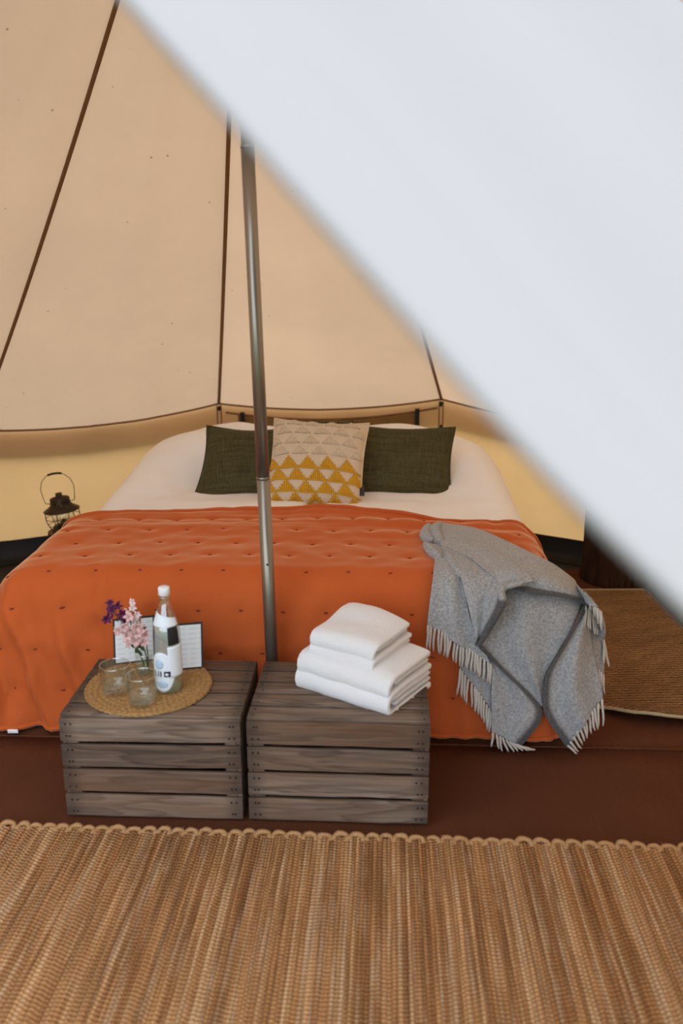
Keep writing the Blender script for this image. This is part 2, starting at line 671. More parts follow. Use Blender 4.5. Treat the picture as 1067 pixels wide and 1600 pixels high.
walls = {}
for a0, a1 in zip(AZ, AZ[1:]):
    if 137 < a0 < 227:
        continue
    side = 'back' if a0 in (-41.3, -11.3, 18.0) else ('right' if a0 < 140 else 'left')
    if side not in walls:
        walls[side] = struct('wall_' + side)

    def wl(u, v):
        top = roof_pt(a0, a1, 0.0, u)
        bot = eave(a0).lerp(eave(a1), u)
        o = Vector((bot.x - TC.x, bot.y - TC.y, 0)).normalized()
        p = Vector((bot.x, bot.y, 0.0)).lerp(top - o * 0.004, v) + o * 0.02 * (1 - v)
        return p + o * (nz(u * 9 + a0, v * 2) * 0.012 + nz(u * 3 + a0, v * 2) * 0.015) * 4 * v * (1 - v)
    MB().grid(wl, 30, 14).build('wall_panel', M_WALL, walls[side])
    # double stitched seam and a peg toggle at the corner
    e = eave(a0)
    o = Vector((e.x - TC.x, e.y - TC.y, 0)).normalized()
    sx = Vector((o.y, -o.x, 0))
    for dx in (-0.011, 0.011):
        base = e - o * 0.006 + sx * dx
        MB().tube([Vector((base.x, base.y, z)) for z in (e.z - 0.01, 0.4, 0.1)], 0.0035, 5).build('wall_seam', M_SEAM, walls[side])
    tg = e - o * 0.016
    MB().tube([tg + sx * 0.002 + Vector((0, 0, -0.012)), tg + Vector((0, 0, -0.028)), tg + Vector((0, 0, -0.040))], [0.006, 0.010, 0.005], 8).build('toggle', M_BLACK, walls[side])
    MB().box(0.016, 0.006, 0.035, tuple(tg + Vector((0.004, 0, -0.16))), 0.002).build('toggle', M_BLACK, walls[side])

# black groundsheet lip round the foot of the walls, and the groundsheet itself
lip = struct('baseboard_back')


def lipf(u, v):
    a = R(lerp(-132, 138, u))
    # follow the straight sides between the corners
    k = [q for q in (-162, -132, -102, -72, -41.3, -11.3, 18, 48, 78, 108, 138)]
    d = math.degrees(a)
    for p0, p1 in zip(k, k[1:]):
        if p0 <= d <= p1:
            m = (p0 + p1) / 2
            r = RT * math.cos(R((p1 - p0) / 2)) / math.cos(R(d - m))
            break
    prof = [(-0.10, 0.004), (-0.03, 0.006), (-0.012, 0.03), (-0.006, 0.11 + 0.006 * nz(d * 0.2))]
    i = min(int(v * 3), 2)
    f = v * 3 - i
    rr = r + lerp(prof[i][0], prof[i + 1][0], f)
    z = lerp(prof[i][1], prof[i + 1][1], f)
    return (TC.x + rr * math.sin(a), TC.y + rr * math.cos(a), z)


MB().grid(lipf, 180, 3).build('groundsheet_lip', M_GSHEET, lip)
fl = struct('floor')
MB().lathe([(0.0, 0.0), (1.2, 0.0), (2.40, 0.0), (2.40, -0.02), (0.0, -0.02)], 48, tuple(TC)).build('groundsheet', M_GSHEET, fl, smooth=False)
gr = MB().grid(lambda u, v: (lerp(-14, 14, u), lerp(-14, 14, v), -0.03 + 0.01 * nz(u * 30, v * 30)), 60, 60).build('ground', M_GRASS)
gr['kind'] = 'structure'

# ------------------------------------------------------------------ floor carpet in two widths
BU = Vector((1, -0.04, 0)).normalized()
BV = Vector((0.04, 1, 0)).normalized()
BO = Vector((-0.186, 2.50, 0))


def carpet(v0, v1, u0, u1, z, label):
    t = thing('carpet', label, 'carpet')

    def f(u, v):
        p = BO + BU * lerp(u0, u1, u) + BV * lerp(v0, v1, v)
        return (p.x, p.y, z + 0.002 * nz(u * 7, v * 7 + z * 100))
    o = MB().grid(f, 24, 18).build('carpet_pile', M_CARPET, t)
    solid(o, 0.006, -1)
    e = []
    for i in range(25):
        p = BO + BU * lerp(u0, u1, i / 24) + BV * (v0 if v0 > -0.5 else v1)
        e.append((p.x, p.y, z + 0.001))
    MB().tube(e, 0.004, 6).build('bound_edge', M_CARPET, t)


carpet(-0.017, 1.72, -1.38, 1.42, 0.008, 'brown woven carpet width running under the bed and side rug')
carpet(-1.75, -0.023, -1.55, 1.70, 0.009, 'brown woven carpet width under the wooden crates and striped rug')
# ------------------------------------------------------------------ bed
BED_A, BED_F, BED_H = 0.80, 0.17, 0.50     # flat half width, front of the flat top, height


def bw(u, v, z):
    """bed coordinates (across, along, up) to the world"""
    return BO + BU * u + BV * v + Vector((0, 0, z))


def drape(a, b, A, f0, f1, rad, ztop, flare=0.05, extra=0.0, lmax=9.0, fold=0.0, seed=0.0):
    """lay cloth point (a,b) over a box |u|<A, f0<v<f1 with rounded edges; the rest hangs"""
    ca, cb = cl(a, -A, A), cl(b, f0, f1)
    ea, eb = a - ca, b - cb
    L = max(abs(ea), abs(eb))
    if L < 1e-6:
        return a, b, ztop, 0.0
    n = math.hypot(ea, eb)
    dx, dy = ea / n, eb / n
    L = min(L, lmax)
    q = min(L / rad, math.pi / 2)
    out = rad * math.sin(q)
    drop = rad * (1 - math.cos(q)) + max(0.0, L - rad * math.pi / 2)
    h = cl((drop - rad * 0.5) / 0.4)
    out += flare * h + extra * h
    if fold:
        s = ca * 1.0 + cb * 1.0 + math.atan2(dy, dx) * 0.25
        out += fold * h * (nz(s * 9 + seed, drop * 1.2, 3) + 0.6 * nz(s * 21 + seed, drop * 2, 7))
    return ca + dx * out, cb + dy * out, ztop - drop, drop


bed = thing('double_bed', 'low double bed with beige base under the orange coverlet', 'bed', tuple(bw(0, 0, 0)), -math.atan2(0.04, 1))
MB().box(1.70, 1.90, 0.20, (0, 1.06, 0.12), 0.015).build('base', M_BASECLOTH, bed, smooth=False)
MB().box(1.72, 1.92, 0.25, (0, 1.07, 0.352), 0.04).build('mattress', M_LINEN, bed, smooth=False)
MB().grid(lambda u, v: (lerp(-0.88, 0.88, u), 0.075 + 0.006 * nz(u * 30), lerp(0.012, 0.12, v)), 60, 2).build('valance', M_BASECLOTH, bed)
for x in (-0.75, 0.75):
    for y in (0.25, 1.9):
        MB().lathe([(0.0, 0.0), (0.025, 0.0), (0.03, 0.02), (0, 0.02)], 12, (x, y, 0.012)).build('leg', M_BLACK, bed)


def crown(u, v):
    """height of the sleeping surface over the flat top, pillows and all"""
    m = 0.018 * (1 - (u / 0.95) ** 2)
    k = ss(lerp(1.22, 0.72, ss(0.45, 0.9, abs(u))), 1.74, v) * (1 - 0.30 * ss(1.78, 2.0, v))
    bump = 0.172 * (1 - abs(u / 1.02) ** 4.5)
    puff = 0.038 * math.exp(-((abs(u + 0.02) - 0.44) / 0.24) ** 2) * ss(1.4, 1.7, v)
    return m + k * (bump + puff)


def duvet(name, label, u0, u1, seed):
    t = thing(name, label, 'duvet')

    def f(s, q):
        a = lerp(u0, u1, s)
        b = lerp(0.48, 2.28, q)
        x, y, z, d = drape(a, b, 0.77, 0.2, 1.80, 0.155, BED_H + 0.004, 0.0, lmax=0.36)
        cr = crown(x, y)
        z += cr * cl(1 - d / 0.75)
        # rolled edge where the two duvets meet
        g = min(abs(a - 0.04), 0.2)
        z += 0.012 * ss(0.0, 0.05, g) - 0.030 * (1 - ss(0.0, 0.055, g)) * ss(1.35, 1.0, y)
        z += 0.014 * math.exp(-((y - 0.90) / 0.14) ** 2) * ss(0.9, 0.5, abs(x)) * (1 if a < 0.04 else 0.75)
        z += 0.010 * nz(x * 3 + seed, y * 3) + 0.005 * nz(x * 9 + seed, y * 7, 2)
        z -= 0.010 * abs(nz(x * 2.5 + seed, y * 6, 5)) * (1 - cl(d * 8))
        return bw(x, y, z)
    o = MB().grid(f, 60, 84).build('duvet_cover', M_LINEN, t)
    pts = [f(0.0 if u0 > -0.5 else 1.0, q / 50) + Vector((0, 0, 0.001)) for q in range(51)]
    MB().tube(pts, 0.006, 6).build('hem', M_LINEN, t)


duvet('duvet', 'white duvet on the left half of the bed, behind the pole', -1.16, 0.038, 1.0)
duvet('duvet', 'white duvet on the right half of the bed, meeting the wool throw', 0.042, 1.16, 6.0)

# orange coverlet -----------------------------------------------------------
COV_L = 0.60
TUFT = 0.135


def cov(a, b, wr=1.0, grow=0.0, extra=0.0):
    x, y, z, d = drape(a, b, BED_A + grow, BED_F - grow, 9.0, 0.12, BED_H + 0.026 + grow, 0.055, extra, 0.565, 0.020 * wr, 2.0)
    x -= 0.085 * ss(-0.45, -0.90, x) * cl(d * 8, 0.55, 1.0)          # it slips further out on the left
    if wr:
        top = 1 - cl(d * 9)
        z += top * (0.012 * ss(0.36, 0.56, y) + crown(x, min(y, 1.0)) + 0.012 * math.exp(-((y - 0.85) / 0.13) ** 2) * ss(0.9, 0.5, abs(x)))
        # creases that run across the bed near the folded edge
        cz = nz(x * 1.4, y * 16, 4) * 0.011 * ss(0.30, 0.70, y) + nz(x * 1.1 + 5, y * 30, 4) * 0.006 * ss(0.45, 0.75, y)
        z += top * cz
        z += (0.006 * nz(x * 5, y * 5, 8) + 0.004 * nz(x * 13, y * 13, 8)) * top
        if d > 0:                    # soft puckers and sagging folds on the hanging side
            h = cl(d / 0.45)
            s = x * 0.9 + y * 0.2
            y -= 0.016 * nz(x * 6 + z * 2.2, z * 3, 1) * (1 if abs(x) < 0.9 else 0.3)
            fo = math.sin(x * 40 + z * 13 + 2.2 * nz(x * 4, z * 3))
            y -= 0.040 * (0.25 + h) * ss(-0.30, -0.78, x) * (max(0.0, fo) ** 2.2 - 0.25) * (1 - 0.65 * ss(0.36, 0.50, d))
            y -= 0.012 * nz(x * 14 - z * 5, z * 9 + x * 3, 6) * ss(-0.1, -0.5, x)
            y -= 0.007 * h * math.sin(x * 33 + 2 * nz(x * 3, z * 2)) * ss(0.2, 0.9, abs(x - 0.1))
        # quilt tufts pull the velvet in
        r = round(b / TUFT)
        c0 = round(a / TUFT - 0.5 * (r % 2)) + 0.5 * (r % 2)
        q = math.exp(-(((a - c0 * TUFT) ** 2 + (b - r * TUFT) ** 2) / 0.022 ** 2))
        if d < 0.05:
            z -= 0.007 * q
        else:
            y += 0.007 * q
    else:
        z += (1 - cl(d * 9)) * crown(x, min(y, 1.0))
    return x, y, z


def b_end(s):
    """the folded top edge of the coverlet waves a little"""
    a = lerp(-1.37, 1.37, s)
    return 0.785 - 0.10 * ss(0.05, 0.80, a) - 0.045 * ss(-0.25, -0.95, a) + 0.010 * nz(a * 5)


cover = thing('coverlet', 'orange velvet tufted coverlet draped over the foot of the bed', 'coverlet', tuple(BO))


def covf(s, q):
    a = lerp(-1.37, 1.37, s)
    b = lerp(BED_F - COV_L + 0.03, b_end(s), q)
    return bw(*cov(a, b)) - BO


NU, NV = 220, 150
o = MB().grid(covf, NU, NV).build('velvet', M_VELVET, cover)
solid(o, 0.012, -1)
hem = [covf(i / 160, 0) for i in range(161)]
MB().tube([p + Vector((0, -0.002, 0.004)) for p in hem], 0.008, 6).build('hem', M_VELVET, cover)
MB().tube([covf(i / 120, 1.0) + Vector((0, 0, 0.001)) for i in range(121)], 0.009, 6).build('folded_edge', M_VELVET, cover)
st = MB()
for r in range(-3, 6):
    for c in range(-10, 11):
        a = (c + 0.5 * (r % 2)) * TUFT
        b = r * TUFT
        if abs(a) > 1.3 or b < BED_F - COV_L + 0.06:
            continue
        p = Vector(cov(a, b))
        p1 = Vector(cov(a + 0.0062, b))
        nrm = (Vector(cov(a + 0.03, b)) - Vector(cov(a - 0.03, b))).cross(Vector(cov(a, b + 0.03)) - Vector(cov(a, b - 0.03)))
        if nrm.length < 1e-9:
            continue
        nrm.normalize()
        d = (p1 - p)
        if b > b_end((a + 1.37) / 2.74) - 0.05:
            continue
        w0 = bw(*(p - d + nrm * 0.002)) - BO
        w1 = bw(*(p + nrm * 0.0035)) - BO
        w2 = bw(*(p + d + nrm * 0.002)) - BO
        k = lerp(1.0, 0.55, ss(0.0, 0.3, b))
        st.tube([w0, w1, w2], [0.0014 * k, 0.0034 * k, 0.0014 * k], 5)
so = st.build('stitches', M_STITCH, cover)
so['kind'] = 'stuff'
lp = bw(*cov(-0.905, BED_F - COV_L + 0.04)) - BO
MB().box(0.034, 0.003, 0.014, (lp.x + 0.036, lp.y - 0.012, lp.z - 0.006), 0.001).build('care_label', M_CAP, cover)['label'] = 'small white care label at the hem'

# ------------------------------------------------------------------ grey throw: layers laid over the bed corner
PROXY = MB().grid(lambda s, q: bw(*cov(lerp(-0.1, 1.75, s), lerp(BED_F - 0.9, 0.95, q), 0.0, 0.018, 0.0)) + BU * 0.0, 90, 90)


def prox(s, q):
    a, b = lerp(-0.2, 1.6, s), lerp(BED_F - 0.66, 0.95, q)
    x, y, z, d = drape(a, b, BED_A + 0.015, BED_F - 0.015, 9.0, 0.13, BED_H + 0.032, 0.06, 0.0, 0.74)
    z += (1 - cl(d * 9)) * crown(x, min(y, 1.0))
    x += 0.10 * ss(0.45, 0.98, x) * cl(d * 3.2)
    return bw(x, y, z)


PROXY = MB().grid(prox, 90, 90)
TREE = BVHTree.FromPolygons(PROXY.v, PROXY.f)
_c, _s = math.cos(CAM_P), math.sin(CAM_P)
EYE = Vector((0, 0, CAM_H))


def sight(px, py):
    a, b = (px - 533.5) / CAM_F, -(py - 800) / CAM_F
    return Vector((a, _c + b * _s, -_s + b * _c)).normalized()


def on_bed(px, py, lift):
    d = sight(px, py)
    hit = TREE.ray_cast(EYE, d)
    if hit[0] is None:
        q = EYE + d * 2.75
        n = TREE.find_nearest(q)[0]
        dist = (n - EYE).dot(d)
        p = EYE + d * dist
    else:
        p = hit[0]
    return p - d * lift


def th(x, y):
    return (640 + 0.3187 * x, 790 + 0.3187 * y)


def along(pl, t):
    L = [0.0]
    for a, b in zip(pl, pl[1:]):
        L.append(L[-1] + math.hypot(b[0] - a[0], b[1] - a[1]))
    x = t * L[-1]
    for i in range(len(pl) - 1):
        if x <= L[i + 1] or i == len(pl) - 2:
            f = (x - L[i]) / max(1e-9, L[i + 1] - L[i])
            # smooth through the corner points
            p0, p1, p2, p3 = pl[max(i - 1, 0)], pl[i], pl[i + 1], pl[min(i + 2, len(pl) - 1)]
            r = []
            for k in range(2):
                m1, m2 = (p2[k] - p0[k]) / 2 * 0.6, (p3[k] - p1[k]) / 2 * 0.6
                f2, f3 = f * f, f * f * f
                r.append((2 * f3 - 3 * f2 + 1) * p1[k] + (f3 - 2 * f2 + f) * m1 + (-2 * f3 + 3 * f2) * p2[k] + (f3 - f2) * m2)
            return r


throw = thing('wool_throw', 'grey wool throw with pale fringe crumpled over the right bed corner', 'throw', tuple(bw(0.72, 0.1, 0)))
TO = throw.location


def relax(grid, nu, nv, it):
    for _ in range(it):
        new = {}
        for i in range(nu + 1):
            for j in range(nv + 1):
                if 0 < i < nu and 0 < j < nv:
                    new[i, j] = (grid[i - 1, j] + grid[i + 1, j] + grid[i, j - 1] + grid[i, j + 1]) / 4
        grid.update(new)


def sheet(left, right, lift, nu=22, nv=36, band=None, amp=0.010, seed=0.0, name='wool_layer', fall=None):
    """a layer of cloth between two edges; lift(u,v) is its height above the bed"""
    g = {}
    for i in range(nu + 1):
        for j in range(nv + 1):
            u, v = i / nu, j / nv
            l, r = along(left, v), along(right, v)
            x, y = lerp(l[0], r[0], u), lerp(l[1], r[1], u)
            px, py = th(x, y)
            h = lift(u, v) + amp * (nz(px * 0.022 + seed, py * 0.012) + 0.5 * nz(px * 0.05, py * 0.03 + seed))* math.sin(math.pi * cl(u, 0.05, 0.95)) 
            g[i, j] = on_bed(px, py, h)
    relax(g, nu, nv, 2)
    mb = MB()
    mb.col = []
    for i in range(nu + 1):
        for j in range(nv + 1):
            mb.v.append(tuple(g[i, j] - TO))
            u, v = i / nu, j / nv
            bd = 0.0
            if band:
                side, wd, v0, v1 = band
                e = along(right if side == 'R' else left, v)
                o_ = along(left if side == 'R' else right, v)
                f = (1 - u) if side == 'R' else u
                bd = ss(wd * 1.4, wd * 0.7, f * math.hypot(e[0] - o_[0], e[1] - o_[1])) * (1.0 if v0 <= v <= v1 else 0.0)
                if side == 'V':
                    bd = ss(wd * 1.25, wd * 0.8, v)
            mb.col.append(bd)
    for i in range(nu):
        for j in range(nv):
            b = i * (nv + 1) + j
            mb.f.append((b, b + nv + 1, b + nv + 2, b + 1))
    o = mb.build(name, M_WOOL, throw)
    solid(o, 0.007, 1)
    subd(o, 1)
    return g


def fringe(edge, tips, n, lift, seed=0):
    rnd = random.Random(seed)
    for k in range(n):
        t = (k + 0.5) / n
        a, b = along(edge, t), along(tips, t)
        j = rnd.uniform(-9, 9)
        pts = []
        for m in range(6):
            f = m / 5
            x = lerp(a[0], b[0] + j, f) + 4 * math.sin(f * 5 + k) * f
            y = lerp(a[1], b[1] + rnd.uniform(-3, 3), f)
            px, py = th(x, y)
            pts.append(on_bed(px, py, lift + 0.004) - TO)
        MB().tube(pts, [0.0035, 0.0042, 0.0042, 0.0040, 0.0036, 0.0022], 6).build('tassel', M_FRINGE, throw)


# far flap at the right, behind
sheet([(800, 400), (850, 600), (895, 760), (935, 915)], [(890, 450), (945, 540), (958, 700), (952, 925)], lambda u, v: -0.012 + 0.004 * u, 10, 24, seed=1)
fringe([(862, 482), (905, 490), (940, 520)], [(862, 600), (915, 625), (955, 640)], 9, 0.034, 1)
fringe([(948, 640), (958, 690)], [(945, 765), (985, 790)], 4, 0.004, 2)
fringe([(925, 800), (952, 830)], [(928, 905), (950, 925)], 3, 0.0, 21)
# lower left layer with the second fringe
sheet([(225, 690), (245, 792)], [(405, 770), (402, 1008)], lambda u, v: 0.004, 16, 12, seed=2, amp=0.003)
fringe([(246, 795), (330, 900), (402, 1010)], [(236, 930), (318, 1010), (398, 1112)], 13, 0.006, 3)
# centre panels
sheet([(475, 375), (400, 545), (335, 690), (480, 830), (648, 985)], [(866, 425), (800, 600), (730, 720), (662, 840), (652, 990)],
      lambda u, v: 0.010 + 0.026 * math.exp(-((u - lerp(0.30, 0.80, v)) / 0.16) ** 2) * ss(0.0, 0.2, v) * ss(1.0, 0.8, v), 26, 36, seed=3, amp=0.006)
# bottom left panel
sheet([(340, 690), (395, 800), (400, 950), (402, 1112)], [(345, 690), (480, 815), (600, 930), (655, 1005), (640, 1070), (545, 1185)],
      lambda u, v: 0.018 + 0.010 * u + 0.008 * math.sin(u * 9 + v * 2), 22, 34, band=('R', 34, 0, 1), seed=4, amp=0.007)
fringe([(404, 1110), (450, 1135), (500, 1160), (543, 1183)], [(402, 1175), (455, 1205), (540, 1205), (622, 1197)], 9, 0.024, 4)
# right panel
sheet([(862, 485), (760, 665), (664, 838), (656, 1000), (690, 1072), (778, 1195)], [(866, 480), (885, 600), (908, 740), (930, 830), (944, 900), (950, 942)],
      lambda u, v: 0.022 + 0.014 * math.sin(u * 3.1) + 0.012 * math.sin(u * 10 + v * 3), 24, 40, band=('L', 34, 0, 1), seed=5, amp=0.008)
fringe([(772, 1180), (850, 1060), (900, 1000), (948, 944)], [(820, 1222), (870, 1140), (915, 1095), (948, 1075)], 12, 0.026, 5)
# left panel with the first fringe
sheet([(92, 180), (122, 250), (105, 420), (86, 588)], [(160, 190), (255, 350), (300, 560), (400, 780)],
      lambda u, v: 0.022 + 0.012 * math.sin(u * 3.1) + 0.010 * math.sin(u * 11 + v * 3) * v, 20, 34, seed=6, amp=0.012)
fringe([(86, 586), (170, 618), (260, 672), (330, 728), (400, 778)], [(78, 700), (165, 735), (262, 790), (320, 830), (395, 880)], 21, 0.024, 6)
# upper right panel
sheet([(140, 86), (330, 116), (520, 200), (700, 290), (800, 365), (870, 435), (925, 500)],
      [(150, 200), (300, 265), (470, 400), (600, 436), (700, 446), (800, 460), (862, 488)],
      lambda u, v: 0.034 + 0.022 * math.sin(u * 3.1) * math.sin(math.pi * v) + 0.008 * u + 0.012 * math.sin(u * 12.5 + v * 2) * math.sin(math.pi * v), 22, 44, band=('R', 30, 0.45, 1), seed=7, amp=0.014)
# upper fold that rolls over in the middle
sheet([(150, 190), (210, 280), (250, 350), (275, 450), (300, 560), (328, 690)],
      [(215, 135), (400, 205), (545, 300), (614, 368), (470, 392), (455, 470), (338, 692)],
      lambda u, v: 0.046 + 0.050 * ss(0.3, 0.95, u) * math.sin(math.pi * cl(v * 1.05)) + 0.006 * math.sin(u * 9),
      26, 44, band=('R', 34, 0.66, 1), seed=8, amp=0.014)
# rolled lip of that fold
pts = []
for p in along([(614, 368), (540, 384), (470, 390), (452, 425), (456, 470), (400, 585), (336, 692)], 0), :
    pass
lip_line = [(620, 366), (560, 384), (500, 384), (462, 396), (448, 430), (456, 475), (400, 585), (336, 692)]
pts = [on_bed(*th(*along(lip_line, i / 30)), 0.078 * math.sin(math.pi * cl(i / 30, 0.12, 0.80)) + 0.022) - TO for i in range(31)]
mbl = MB().tube(pts, [0.006 + 0.006 * math.sin(math.pi * i / 30) for i in range(31)], 8)
mbl.col = [1.0 if (i // 8) > 14 else 0.0 for i in range(len(mbl.v))]
mbl.build('rolled_edge', M_WOOL, throw)
# bunched start at the top left
for k, (a, b, c, r0) in enumerate([((150, 92), (120, 130), (155, 190), 0.022), ((95, 100), (78, 150), (110, 175), 0.020), ((75, 190), (105, 220), (150, 260), 0.016), ((150, 180), (190, 250), (250, 350), 0.012)]):
    pts = []
    for i in range(9):
        x, y = along([a, b, c], i / 8)
        pts.append(on_bed(*th(x, y), 0.024) - TO)
    mbl = MB().tube(pts, [r0 * (0.45 + 0.75 * math.sin(math.pi * (i + 0.6) / 9.2)) for i in range(9)], 10)
    mbl.col = [0.0] * len(mbl.v)
    mbl.build('gathered_fold', M_WOOL, throw)


# ------------------------------------------------------------------ cushions
def pillow_pt(w, h, t, s, q, side=1.0, pw=0.55, seed=0.0, sag=0.0, skew=0.0):
    """s,q in -1..1 on one face of a cushion"""
    e = 0.075                                    # drawn in sides between the corners
    x = s * w / 2 * (1 - e * (1 - q * q) ** 1.0 * abs(s) ** 3)
    x += skew * (q + 1) / 2 * (1 - s) / 2
    y = q * h / 2 * (1 - e * (1 - s * s) ** 1.0 * abs(q) ** 3)
    k = max(0.0, (1 - abs(s) ** 2.6) * (1 - abs(q) ** 2.6)) ** pw
    z = side * t / 2 * k
    z += side * 0.012 * nz(s * 2.1 + seed, q * 2.1, side) * k + side * 0.010 * nz(s * 4 + seed, q * 4, side) * k
    y -= sag * (1 - s * s) * (q + 1) * 0.5 * h
    z += 0.010 * nz(s * 1.3 + seed, q * 1.3, 9) * (abs(s) ** 4 + abs(q) ** 4)
    return Vector((x, y, z))


def cushion(name, label, cat, loc, tilt, yaw, roll, w, h, t, mat, seed, group=None, sag=0.02, skew=0.0):
    o = thing(name, label, cat, loc, 0, group)
    m = Matrix.Rotation(yaw, 4, 'Z') @ Matrix.Rotation(tilt, 4, 'X') @ Matrix.Rotation(roll, 4, 'Z')
    o.rotation_euler = m.to_euler()
    mb = MB()
    for side in (1, -1):
        mb.grid(lambda a, b: pillow_pt(w, h, t, (2 * a - 1) * side, 2 * b - 1, side, 0.55, seed, sag, skew), 36, 28)
    mb.build('cover', mat, o)
    pts = []
    for (s0, q0, s1, q1) in ((-1, -1, 1, -1), (1, -1, 1, 1), (1, 1, -1, 1), (-1, 1, -1, -1)):
        for i in range(14):
            f = i / 14
            pts.append(pillow_pt(w, h, t, lerp(s0, s1, f), lerp(q0, q1, f), 1, 0.55, seed, sag, skew))
    MB().tube(pts, 0.006, 6, close=True).build('piping', mat, o)
    return o


cushion('green_cushion', 'dark olive cushion on the left, partly behind the tent pole', 'cushion', (-0.365, 3.80, 0.640), R(52), R(3), R(2), 0.62, 0.385, 0.16, M_GREEN, 1.0, 'olive cushions on the bed', 0.05, 0.075)
cushion('green_cushion', 'dark olive cushion on the right of the patterned cushion', 'cushion', (0.205, 3.80, 0.640), R(52), R(-2), R(-3), 0.60, 0.385, 0.16, M_GREEN, 4.4, 'olive cushions on the bed', 0.02)
PW, PH, PT = 0.415, 0.43, 0.17
pc = cushion('patterned_cushion', 'cream and mustard cushion with knitted triangles in front of the olive ones', 'cushion', (-0.105, 3.615, 0.672), R(52), R(-3), R(-3), PW, PH, PT, M_CREAMKNIT, 8.0, None, 0.02)


def pcs(x, y, off):
    """point on the front of the patterned cushion; x,y in -1..1"""
    a = pillow_pt(PW, PH, PT, x, y, 1, 0.55, 8.0, 0.02)
    n = (pillow_pt(PW, PH, PT, x + 0.02, y, 1, 0.55, 8.0, 0.02) - pillow_pt(PW, PH, PT, x - 0.02, y, 1, 0.55, 8.0, 0.02)).cross(
        pillow_pt(PW, PH, PT, x, y + 0.02, 1, 0.55, 8.0, 0.02) - pillow_pt(PW, PH, PT, x, y - 0.02, 1, 0.55, 8.0, 0.02)).normalized()
    return a + n * off


def knit_triangle(cx, y0, w, h, mat, r, n):
    mb = MB()
    for i in range(n):
        # slanting cords that fill an upright triangle
        f = (i + 0.5) / n
        xb = cx - w / 2 + w * f
        # cord leans left going up, cut by the two sides
        x1, y1 = xb, y0
        lean = -0.35
        pts = []
        for m in range(4):
            g = m / 3
            top = h * min(f / 0.5, (1 - f) / 0.5) if True else h
            yy = y0 + top * g
            xx = xb + lean * w * 0.30 * g * min(1, top / h)
            if abs(xx) < 0.985 and abs(yy) < 0.985:
                pts.append(pcs(xx, yy, r * 0.6))
        if len(pts) > 1:
            mb.tube(pts, r, 5)
    if mb.v:
        mb.build('knitted_triangle', mat, pc)


period = 0.40
rowh = 0.245
for row in range(4):
    y0 = -0.985 + row * rowh
    for c in range(-3, 4):
        cx = c * period + (0.5 * period if row % 2 else 0) + 0.08
        if abs(cx) < 1.06:
            knit_triangle(cx, y0, period * 0.98, rowh * 0.98, M_MUSTARD, 0.0052, 9)
for row in range(4, 8):
    y0 = -0.93 + row * rowh
    for c in range(-3, 4):
        cx = c * period + (0.5 * period if row % 2 else 0) + 0.08
        if abs(cx) < 1.06:
            knit_triangle(cx, y0, period * 0.86, rowh * 0.70, M_CREAMKNIT, 0.0046, 9)
for row in range(4):
    y0 = -0.985 + row * rowh
    mb = MB().tube([pcs(lerp(-0.97, 0.97, i / 24), max(-0.975, y0), 0.003) for i in range(25)], 0.0045, 5)
    mb.build('knitted_row', M_MUSTARD, pc)
tp = pcs(0.99, -0.55, 0.0)
MB().box(0.020, 0.040, 0.003, (tp.x + 0.008, tp.y, tp.z), 0.001).build('side_tag', M_TAGDARK, pc)['label'] = 'dark tag sewn into the side seam'

# ------------------------------------------------------------------ tent pole
pb = Vector((-0.208, 2.452, 0.014))
pt_ = Vector((-0.278, 2.49, 2.93))


def pole_at(z):
    return pb.lerp(pt_, (z - pb.z) / (pt_.z - pb.z)) - pb


pole = thing('tent_pole', 'bare metal centre pole standing between the crates and the bed', 'pole', tuple(pb))
MB().tube([pole_at(z) for z in (0.014, 0.5, 0.88)], 0.0195, 20).build('lower_tube', M_POLE, pole)
MB().tube([pole_at(z) for z in (0.88, 1.3, 1.78)], 0.0185, 20).build('middle_tube', M_POLE, pole)
MB().tube([pole_at(z) for z in (1.78, 2.3, 2.93)], 0.0175, 20).build('upper_tube', M_POLE, pole)
for z, r in ((0.88, 0.0205), (1.78, 0.0195)):
    MB().tube([pole_at(z - 0.003), pole_at(z + 0.003)], r, 20).build('joint_collar', M_POLE, pole)
MB().tube([pole_at(0.014), pole_at(0.03)], 0.026, 20).build('foot_cap', M_RUBBER, pole)
q = pole_at(0.62)
MB().tube([q + Vector((0.002, -0.0192, 0)), q + Vector((0.002, -0.0215, 0))], 0.0035, 8).build('spring_button', M_BLACK, pole)
# ------------------------------------------------------------------ wooden crates
CW, CD, CH = 0.485, 0.365, 0.31


def slat_mesh(L, W, T, seed):
    mb = MB()
    rnd = random.Random(seed)
    n = 12
    rows = []
    for i in range(n + 1):
        x = lerp(-L / 2, L / 2, i / n)
        w0 = -W / 2 + 0.0016 * nz(i * 0.5, seed * 3.1)
        w1 = W / 2 + 0.0016 * nz(i * 0.5, seed * 3.1 + 7)
        b = 0.0014 * nz(i * 0.35, seed * 2.7 + 3)
        c = 0.0016
        prof = [(w0, -T / 2), (w0, T / 2 - c), (w0 + c, T / 2), (w1 - c, T / 2), (w1, T / 2 - c), (w1, -T / 2)]
        k = len(mb.v)
        mb.v += [(x, y, z + b) for y, z in prof]
        rows.append(k)
    for a, b in zip(rows, rows[1:]):
        for j in range(6):
            j2 = (j + 1) % 6
            mb.f.append((a + j2, a + j, b + j, b + j2))
    mb.f.append(tuple(rows[0] + j for j in range(6)))
    mb.f.append(tuple(rows[-1] + j for j in range(6))[::-1])
    me = mb.mesh('slat', smooth=False)
    me.materials.append(M_WOOD)
    return me


